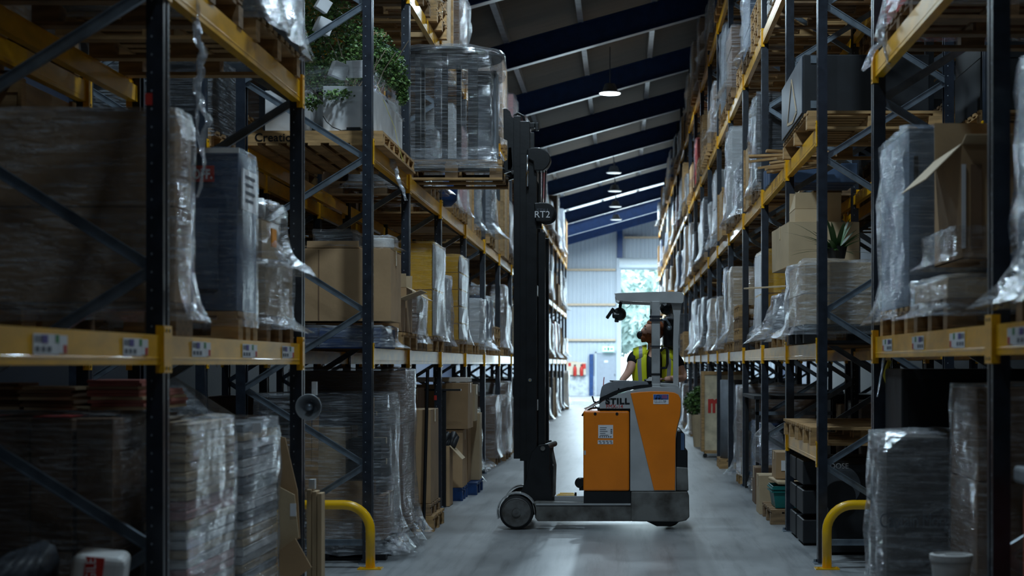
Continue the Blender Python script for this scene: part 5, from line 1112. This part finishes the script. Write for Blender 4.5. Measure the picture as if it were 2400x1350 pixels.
tf.v = [(x + .016 * noise.noise(Vector((x * 6, y * 6, z * 9))), y + .016 * noise.noise(Vector((y * 6, z * 6, x * 9))), z + .02 * noise.noise(Vector((x * 8, y * 8, 2)))) for x, y, z in tf.v]
tf.build('top_film', M_filmt, t, smooth=True, fix=False)
film(t, X0_ + .06, X1_ - .05, 15.64, 16.54, zt0 + .1, zb + .1, m=M_film2, seed=93, bulge=.05, name='base_film', cap=False, nz=5, k=12)

# ------------------------------------------------------------------ the driver
import bmesh
def skin(name, parent, verts, edges, m, sub=2, root=0):
    me = bpy.data.meshes.new(name); b = bmesh.new(); sk = b.verts.layers.skin.verify()
    off = offset(parent)
    vs = []
    for i, (co, r_) in enumerate(verts):
        v = b.verts.new(Vector(co) - off); v[sk].radius = r_ if isinstance(r_, tuple) else (r_, r_); v[sk].use_root = (i == root); vs.append(v)
    for a, c_ in edges: b.edges.new((vs[a], vs[c_]))
    b.to_mesh(me); b.free()
    o = bpy.data.objects.new(name, me); COL.objects.link(o); o.parent = parent; me.materials.append(m)
    s = o.modifiers.new('skin', 'SKIN'); s.use_smooth_shade = True; s.branch_smoothing = .6
    u = o.modifiers.new('sub', 'SUBSURF'); u.levels = sub; u.render_levels = sub
    return o
DY = 16.05
def D(px, py, y): return (PX(px, y), y, PZ(py, y))
man = empty('person', (PX(1533, DY), DY, .96), 'bearded driver in a yellow hi-vis vest and black tee looking up at the mast', 'person')
hip, wst, chs, nkb, nkt, hd = (PX(1535, DY), 16.1, 1.0), (PX(1534, DY), 16.1, 1.2), (PX(1533, DY), 16.09, 1.48), (PX(1533, DY), 16.08, 1.69), (PX(1531, DY), 16.07, 1.76), (PX(1531, DY), 16.07, 1.85)
sR, eR, wR = D(1489, 828, 16.06), D(1474, 872, 15.93), D(1455, 895, 15.80)
sL, eL, wL = D(1580, 832, 16.06), D(1605, 887, 15.98), D(1557, 889, 15.80)
V = [(hip, (.13, .11)), (wst, (.125, .1)), (chs, (.15, .105)), (nkb, .07), (nkt, .055), (hd, .06),
     (sR, .05), (eR, .042), (wR, .027), (sL, .05), (eL, .044), (wL, .028)]
E = [(0, 1), (1, 2), (2, 3), (3, 4), (4, 5), (2, 6), (6, 7), (7, 8), (2, 9), (9, 10), (10, 11)]
for sgn in (-1, 1):   # thighs and shins
    k = V and len(V); V += [((hip[0] + sgn * .1, 16.0, .99), .085), ((hip[0] + sgn * .13, 15.78, 1.0), .065), ((hip[0] + sgn * .13, 15.72, .6), .05), ((hip[0] + sgn * .13, 15.72, .42), .04)]
    E += [(0, k), (k, k + 1), (k + 1, k + 2), (k + 2, k + 3)]
body = skin('body', man, V, E, M_skin)
# hands: palm plus five bent fingers
def hand(name, wr, d, up, side_, curl=.5, s=1.):
    wr, d, up, side_ = Vector(wr), Vector(d).normalized(), Vector(up).normalized(), Vector(side_).normalized()
    V = [(wr, (.024, .018)), (wr + d * .045 * s, (.034, .014)), (wr + d * .085 * s, (.036, .012))]; E = [(0, 1), (1, 2)]
    for k, (o_, L) in enumerate(((-.03, .062), (-.01, .074), (.01, .07), (.029, .054))):
        b0 = wr + d * .085 * s + side_ * o_ * s
        n = len(V); a = Vector(b0)
        V.append((a, .0088)); E.append((2, n))
        for j in range(1, 4):
            ang = curl * j * .75; a = a + (d * math.cos(ang) - up * math.sin(ang)) * L * s / 3
            V.append((a, .0085 - .0007 * j)); E.append((n + j - 1, n + j))
    n = len(V); a = wr + d * .03 * s - side_ * .028 * s
    V.append((a, .012)); E.append((1, n))
    for j in range(1, 3):
        a = a + (d * .7 - side_ * .6 - up * .25 * j).normalized() * .03 * s; V.append((a, .0095)); E.append((n + j - 1, n + j))
    return skin(name, man, V, E, M_skin, 1)
hand('hand', wR, (-.7, -.45, -.25), (-.2, -.2, 1), (.45, -.8, 0), .35)
hand('hand', wL, (-.9, -.2, .05), (0, -.2, 1), (-.2, .95, 0), .7)
tee = skin('tee_shirt', man, [((hip[0], 16.1, 1.12), (.15, .125)), (wst, (.15, .12)), (chs, (.172, .12)), ((nkb[0], nkb[1], 1.675), (.088, .078)), (sR, .066), (tuple(Vector(sR).lerp(Vector(eR), .62)), .064), (sL, .066), (tuple(Vector(sL).lerp(Vector(eL), .6)), .066)], [(0, 1), (1, 2), (2, 3), (2, 4), (4, 5), (2, 6), (6, 7)], M_tee)
skin('trousers', man, [((hip[0], 16.1, 1.06), (.15, .125)), (hip, (.155, .13)), ((hip[0] - .1, 15.98, .985), .1), ((hip[0] - .13, 15.77, 1.0), .078), ((hip[0] - .13, 15.71, .55), .06), ((hip[0] + .1, 15.98, .985), .1), ((hip[0] + .13, 15.77, 1.0), .078), ((hip[0] + .13, 15.71, .55), .06)], [(0, 1), (1, 2), (2, 3), (3, 4), (1, 5), (5, 6), (6, 7)], M_trunks)
# vest: open-fronted shell over the torso
vs_, fs_, ms_ = [], [], []
cx, cyy = PX(1533, DY), 16.08
levels = [(1.10, .185, .15), (1.2, .19, .15), (1.30, .2, .15), (1.36, .205, .152), (1.45, .215, .155), (1.53, .222, .155), (1.60, .222, .145), (1.65, .205, .12), (1.685, .17, .085), (1.70, .13, .05)]
NA = 48
for z, rx, ry in levels:
    for k in range(NA + 1):
        a = -PI / 2 + math.radians(15 + (1.0 - min(1, (z - 1.1) / .6)) * 0) + (2 * PI - 2 * math.radians(15)) * k / NA
        ca, sa = math.cos(a), math.sin(a)
        ex = math.copysign(abs(ca) ** .8, ca) * rx; ey = math.copysign(abs(sa) ** .8, sa) * ry
        wv = .004 * math.sin(k * 1.7 + z * 31)
        vs_.append((cx + ex * (1 + wv), cyy + ey + wv, z + (.0 if z < 1.6 else -.09 * abs(ex) / .22 * (z - 1.58) * 5)))
for i in range(len(levels) - 1):
    zc = (levels[i][0] + levels[i + 1][0]) / 2
    for k in range(NA):
        a = -PI / 2 + math.radians(15) + (2 * PI - math.radians(30)) * (k + .5) / NA
        adeg = abs(math.degrees(math.acos(max(-1, min(1, abs(math.cos(a)))))))   # 0 = side, 90 = front/back
        if zc > 1.50 and adeg < 20: continue
        q = i * (NA + 1) + k
        fs_.append((q, q + 1, q + NA + 2, q + NA + 1))
        strip = 47 < adeg < 60
        ms_.append(1 if (strip or 1.30 < zc < 1.36) else 0)
mbv = MB(); mbv.v = vs_; mbv.f = fs_; mbv.m = ms_
vest = mbv.build('hi_vis_vest', [M_vest, M_refl], man, smooth=True, fix=False); so = vest.modifiers.new('thickness', 'SOLIDIFY'); so.thickness = .006
# shoulder straps of the vest follow the shoulders
for s in (-1, 1):
    sp = MB(); c0 = cx + s * .125
    pr = [(-.118, 1.60), (-.095, 1.66), (-.05, 1.70), (.0, 1.712), (.05, 1.70), (.09, 1.66), (.11, 1.60)]
    for i, (y, z) in enumerate(pr):
        for dx, dz in ((-.055, .014), (-.012, 0.004), (.022, -.004), (.075, -.026)): sp.v.append((c0 + s * dx, cyy + y, z + dz + .004))
    for i in range(len(pr) - 1):
        for j in range(3): q = i * 4 + j; sp.f.append((q, q + 1, q + 5, q + 4)); sp.m.append(1 if j == 1 else 0)
    o = sp.build('vest_shoulder', [M_vest, M_refl], man, smooth=True, fix=False); so = o.modifiers.new('thickness', 'SOLIDIFY'); so.thickness = .006
# head, looking up towards -x
hc = Vector((PX(1532, DY), 16.05, PZ(777, DY))); RM = Euler((0, math.radians(13), 0)).to_matrix()
def headmesh(scale=1., zmin=-9, zmax=9, keep=None, extra=0.):
    mb = MB(); NU, NV = 40, 28; idx = {}
    for v in range(NV + 1):
        th = PI * v / NV
        for u in range(NU):
            ph = 2 * PI * u / NU; d = Vector((-math.sin(th) * math.cos(ph), math.sin(th) * math.sin(ph), math.cos(th)))
            x, y, z = d.x * .098, d.y * .077, d.z * .118
            f = max(0, -d.x)
            if d.z < 0: y *= 1 - .28 * (-d.z) ** 1.2; x += .012 * f * (-d.z) * 0
            if d.z < -.1: x -= .016 * f * min(1, (-d.z - .1) * 2.2) * (1 - abs(d.y))
            if d.z < -.2 and d.x > 0: x *= 1 - .35 * (-d.z - .2)
            # brow, eye hollow, nose, lips, by height on the front
            fr = max(0, 1 - (d.y / .32) ** 2) * (1 if d.x < -.3 else 0)
            x -= .006 * fr * math.exp(-((z - .032) / .012) ** 2)
            x += .007 * math.exp(-((z - .012) / .011) ** 2) * (1 if d.x < -.5 else 0) * math.exp(-((abs(y) - .031) / .015) ** 2)
            nz_ = max(0, 1 - abs(y) / (.008 + .012 * max(0, min(1, (.025 - z) / .05))))
            if -.034 < z < .03 and d.x < -.4: x -= .027 * nz_ * min(1, (.032 - z) / .05) * (1 if z > -.024 else max(0, (z + .034) / .010))
            x -= .006 * fr * math.exp(-((z + .047) / .006) ** 2) + .004 * fr * math.exp(-((z + .06) / .006) ** 2)
            p = Vector((x, y, z)); p = p * scale + d * extra
            idx[(v, u)] = len(mb.v); mb.v.append(tuple(hc + RM @ p))
    for v in range(NV):
        for u in range(NU):
            q = [(v, u), (v, (u + 1) % NU), (v + 1, (u + 1) % NU), (v + 1, u)]
            c = sum((RM.inverted() @ (Vector(mb.v[idx[k]]) - hc) for k in q), Vector()) / 4
            if keep and not keep(c): continue
            mb.f.append(tuple(idx[k] for k in q)); mb.m.append(0)
    return mb
head = headmesh().build('head', M_skin, man, smooth=True)
bd_ = headmesh(1., extra=.007, keep=lambda c: c.x < .012 and c.z < -.020 + .26 * c.x and not (c.x < -.105 and c.z > -.040) and not (abs(c.y) < .02 and -.062 < c.z < -.051 and c.x < -.07)).build('beard', M_beard, head, smooth=True)
bt_ = MB(); hcm = lambda x, y, z: tuple(hc + RM @ Vector((x, y, z)))
bt_.tube([hcm(-.06, 0, -.07), hcm(-.078, 0, -.098), hcm(-.084, 0, -.114), hcm(-.088, 0, -.126)], [.042, .034, .02, .005], 14).build('beard_tip', M_beard, head, smooth=True)
headmesh(1., extra=.010, keep=lambda c: (c.z > .068 and c.x > -.085) or (c.x > .012 and c.z > -.02)).build('hair', M_beard, head, smooth=True)
for s in (-1, 1):
    MB().lathe(hcm(-.085, s * .031, .013), [(.002, -.011), (.009, -.007), (.0115, 0), (.009, .007), (.002, .011)], 'x', 12).build('eye', mat('eye_white', (200, 195, 190), .3), head, smooth=True)
    MB().lathe(hcm(-.0965, s * .031, .014), [(.0045, 0), (.0045, .002)], 'x', 10).build('iris', mat('iris_dark', (60, 60, 60), .3), head)
    MB().tube([hcm(-.098, s * .016, .034), hcm(-.097, s * .032, .037), hcm(-.088, s * .047, .03)], .0045, 6).build('eyebrow', M_beard, head, smooth=True)
    e = MB().tube([hcm(.008, s * .079, .024), hcm(.022, s * .088, .02), hcm(.024, s * .088, .0), hcm(.012, s * .084, -.02), hcm(.002, s * .078, -.03)], [.006, .009, .01, .008, .005], 8)
    e.tube([hcm(.01, s * .08, .012), hcm(.012, s * .081, -.014)], .010, 8).build('ear', M_skin, head, smooth=True)

# ------------------------------------------------------------------ the many other loads along the racks
PAL = {'brown': M_card, 'pale brown': M_card2, 'dark brown': M_card3, 'white': M_white, 'grey': M_grey, 'dark': M_dark, 'navy': M_navy, 'pink': M_pink, 'blue': M_bluep, 'red': M_red}
CW = ['brown'] * 5 + ['pale brown'] * 4 + ['dark brown'] * 3 + ['white'] * 2 + ['grey'] * 3 + ['dark', 'dark', 'navy', 'pink', 'red', 'blue', 'dark brown']
LV = {0: 'floor', 1: 'first level', 2: 'second level', 3: 'third level', 4: 'top level'}
def planks(label, x0, x1, y0, y1, z0, h, group):
    t = empty('timber_boards', ((x0 + x1) / 2, (y0 + y1) / 2, z0), label, 'boards', group)
    n = max(3, int((y1 - y0) / .12))
    for k in range(n):
        hh = h * R.uniform(.8, 1); y = y0 + (y1 - y0) * k / n
        inst('board', boxmesh(x1 - x0 - .04, .03, round(hh, 1), M_ply if k % 3 else M_timber), t, (R.uniform(-.02, .02), y - (y0 + y1) / 2 + .05, round(hh, 1) / 2 + .001), (0, 0, R.uniform(-.01, .01)))
def tall_crate(label, x0, x1, y0, y1, z0, z1, group):
    t = empty('timber_crate', ((x0 + x1) / 2, (y0 + y1) / 2, z0), label, 'crate', group)
    for zz in range(3): MB().bx(x0 + .02, x1 - .02, y0 + .012, y0 + .0195, z0 + .08 + (z1 - z0 - .1) * zz / 3, z0 + .06 + (z1 - z0 - .1) * (zz + 1) / 3).build('plank', M_ply, t)
    MB().bx(x0 + .02, x1 - .02, y0 + .02, y1 - .02, z0 + .001, z1).build('plywood_body', M_ply, t)
    b = MB()
    for x in (x0, x1 - .02):
        for y in (y0, y1 - .07): MB().bx(x, x + .019, y, y + .07, z0 + .001, z1 + .01).build('batten', M_timber, t)
    for z in (z0 + .002, z1 - .07):
        for y in (y0, y1 - .019): MB().bx(x0 + .02, x1 - .02, y, y + .018, z, z + .07).build('batten', M_timber, t)
def stack_pallets(x0, x1, y0, y1, z, n, word, group, full):
    for k in range(n):
        pallet(f'empty pallet {["lowest","second","third","fourth","fifth"][k]} in pile, {word}'.replace('empty pallet lowest', 'lowest empty pallet').replace('empty pallet second', 'second empty pallet').replace('empty pallet third', 'third empty pallet').replace('empty pallet fourth', 'fourth empty pallet').replace('empty pallet fifth', 'top empty pallet'), x0, x1, y0, y1, z + .146 * k, R.choice([M_timber, M_timber2]), full, group)
def fill_bay(side, y0, y1, z, hmax, lv, bay, skip=(), far=False):
    sgn = -1 if side == 'left' else 1; xf = XL if sgn < 0 else XR
    ya = y0 + .10; n = 0
    where = f'{ORD[bay]} far {side} bay'
    group = f'goods on the {LV[lv]}, far {side} row' if lv else f'goods on the floor, far {side} row'
    while ya < y1 - .7 and n < 3:
        d = R.choice([.85, 1.05, 1.2, 1.25]); d = min(d, y1 - .08 - ya)
        yb = ya + d; pos = ['nearer half', 'farther half', 'far corner'][n]
        ov = R.uniform(-.02, .09) if z > 0 else R.uniform(-.15, .1)
        xa, xb = xf + (-sgn) * ov, xf + sgn * 1.02; xa, xb = min(xa, xb), max(xa, xb)
        kind = R.random(); col = R.choice(CW); h = min(hmax * R.uniform(.8, 1), R.uniform(.65, 1.45)); full = ya < 22
        lab = lambda what: f'{what}, {LV[lv]}, {where}, {pos}'
        if lv == 0 and kind < .12: pass
        elif kind < .66 or (far and kind < .85):
            wrapped(lab(f'{col} wrapped load'), xa, xb, ya, yb, z, z + h, PAL[col], 1, 1, R.choice([1, 2, 3]), full=full, group=group, bulge=R.uniform(.03, .07), flare=R.uniform(.04, .14), fm=R.choice([M_film, M_film2, M_filmd]), cover=R.choice([.02, .1]))
        elif kind < .76:
            stack_pallets(xa, xb, ya, yb, z, R.choice([2, 3, 4]), f'{LV[lv]}, {where}, {pos}', group, full)
        elif kind < .83:
            planks(lab('upright boards'), xa, xb, ya, yb, z, h, group)
        elif kind < .9:
            tall_crate(lab('plywood crate'), xa, xb, ya, yb, z, z + h, group)
        else:
            pallet(lab('pallet under loose cartons'), xa, xb, ya, yb, z, M_timber, full, group)
            c1 = z + .15; hh = h * .5
            carton(xa + .06, (xa + xb) / 2 - .01, ya + .04, yb - .05, c1, c1 + hh, M_card, lab('inner brown carton'[6 * 0:]) if False else lab('brown carton on a pallet, left one'), group=group)
            carton((xa + xb) / 2 + .01, xb - .05, ya + .06, yb - .04, c1, c1 + hh * R.uniform(.6, 1.2), M_card2, lab('pale carton on a pallet, right one'), group=group)
        ya = yb + R.uniform(.1, .22); n += 1
NL, NR = len(YL) - 1, len(YR) - 1
for i in range(NL):
    a, b = YL[i] + .06, YL[i + 1] - .06
    if i >= 3: fill_bay('left', a, b, 0, 1.3, 0, i)
    if i >= 4: fill_bay('left', a, b, LT[0], 1.25, 1, i)
    if i >= 3: fill_bay('left', a, b, LT[1], 1.45, 2, i)
    fill_bay('left', a, b, LT[2], {1: .6, 3: .45, 4: .8}.get(i, 1.5), 3, i)
for i in range(NR):
    a, b = YR[i] + .06, YR[i + 1] - .06
    if i >= 3 and i not in (4, 5, 6): fill_bay('right', a, b, 0, 1.3, 0, i)
    if i >= 3: fill_bay('right', a, b, RT[0], 1.4, 1, i)
    if i >= 2: fill_bay('right', a, b, RT[1], 1.45, 2, i)
    if i != 1: fill_bay('right', a, b, RT[2], 1.55, 3, i)
    fill_bay('right', a, b, RT[3], min(1.5, roof_z(1.5) - .6 - RT[3]), 4, i)
# goods on the back-to-back racks, seen through the front ones
def back_goods(sgn, ys, zs, word, side):
    xb = (XL if sgn < 0 else XR) + sgn * (DEP + .24)
    for i in range(len(ys) - 1):
        for j, z in enumerate([0] + zs):
            for q in range(2):
                if word == 'rear left rack' and j == 1 and q == 1: continue
                ya = ys[i] + .15 + q * (ys[i + 1] - ys[i] - .2) / 2; yb = ya + (ys[i + 1] - ys[i]) / 2 - .25
                x0, x1 = sorted((xb, xb + sgn * 1.04)); h = R.uniform(.5, 1.25); col = R.choice(['brown', 'dark brown', 'dark', 'grey', 'dark brown'])
                lab = f'{col} goods, {LV[j]}, {word}, {ORD[i]} bay, {["nearer", "farther"][q]} part'
                if R.random() < .25: stack_pallets(x0, x1, ya, yb, z, 3, f'{LV[j]}, {word}, bay {ORD[i]} {["near", "far"][q]}', f'goods on the {word}', False)
                else: wrapped(lab, x0, x1, ya, yb, z, z + h, PAL[col], 1, 1, 2, full=False, fm=(M_film if R.random() < .5 else 'none'), group=f'goods on the {word}')
back_goods(-1, [7.07, 10.1], LT, 'rear left rack', 'left')
back_goods(-1, [12.9, 15.15, 17.8, 20.6, 23.43], LT, 'rear left rack past the gap', 'left')
back_goods(1, [6.83, 10.05], RT, 'rear right rack', 'right')
back_goods(1, [12.9, 15.4, 18.1, 20.95, 23.8], RT, 'rear right rack past the gap', 'right')
for l_, v in LABELS.items():
    if len(v) > 1: print('DUP', l_, v[:4], len(v))
    if not 4 <= len(l_.split()) <= 16: print('LEN', l_)

tall_crate('plywood-sided crate at the top left, behind the big brown load', -4.25, XL - DEP - .245, 8.95, 9.85, LT[0], 3.08, None)
back_goods(1, [27 + 3.6 * k for k in range(12)], RT[:2], 'distant rear right rack', 'right')

for i_, o in enumerate([o for o in bpy.data.objects if o.name.startswith('broken_board')]):
    o['label'] = f'{["lowest", "second", "third", "fourth", "fifth", "sixth", "seventh", "eighth", "highest"][i_]} pale broken board counted from the aisle post, right second level heap'
for i_, o in enumerate([o for o in bpy.data.objects if o.name.startswith('blue_crate')]):
    o['label'] = ['dark blue crate nearest the broken boards, right second level', 'middle dark blue crate beyond the broken boards, right second level', 'farthest dark blue crate beyond the broken boards, right second level'][i_]
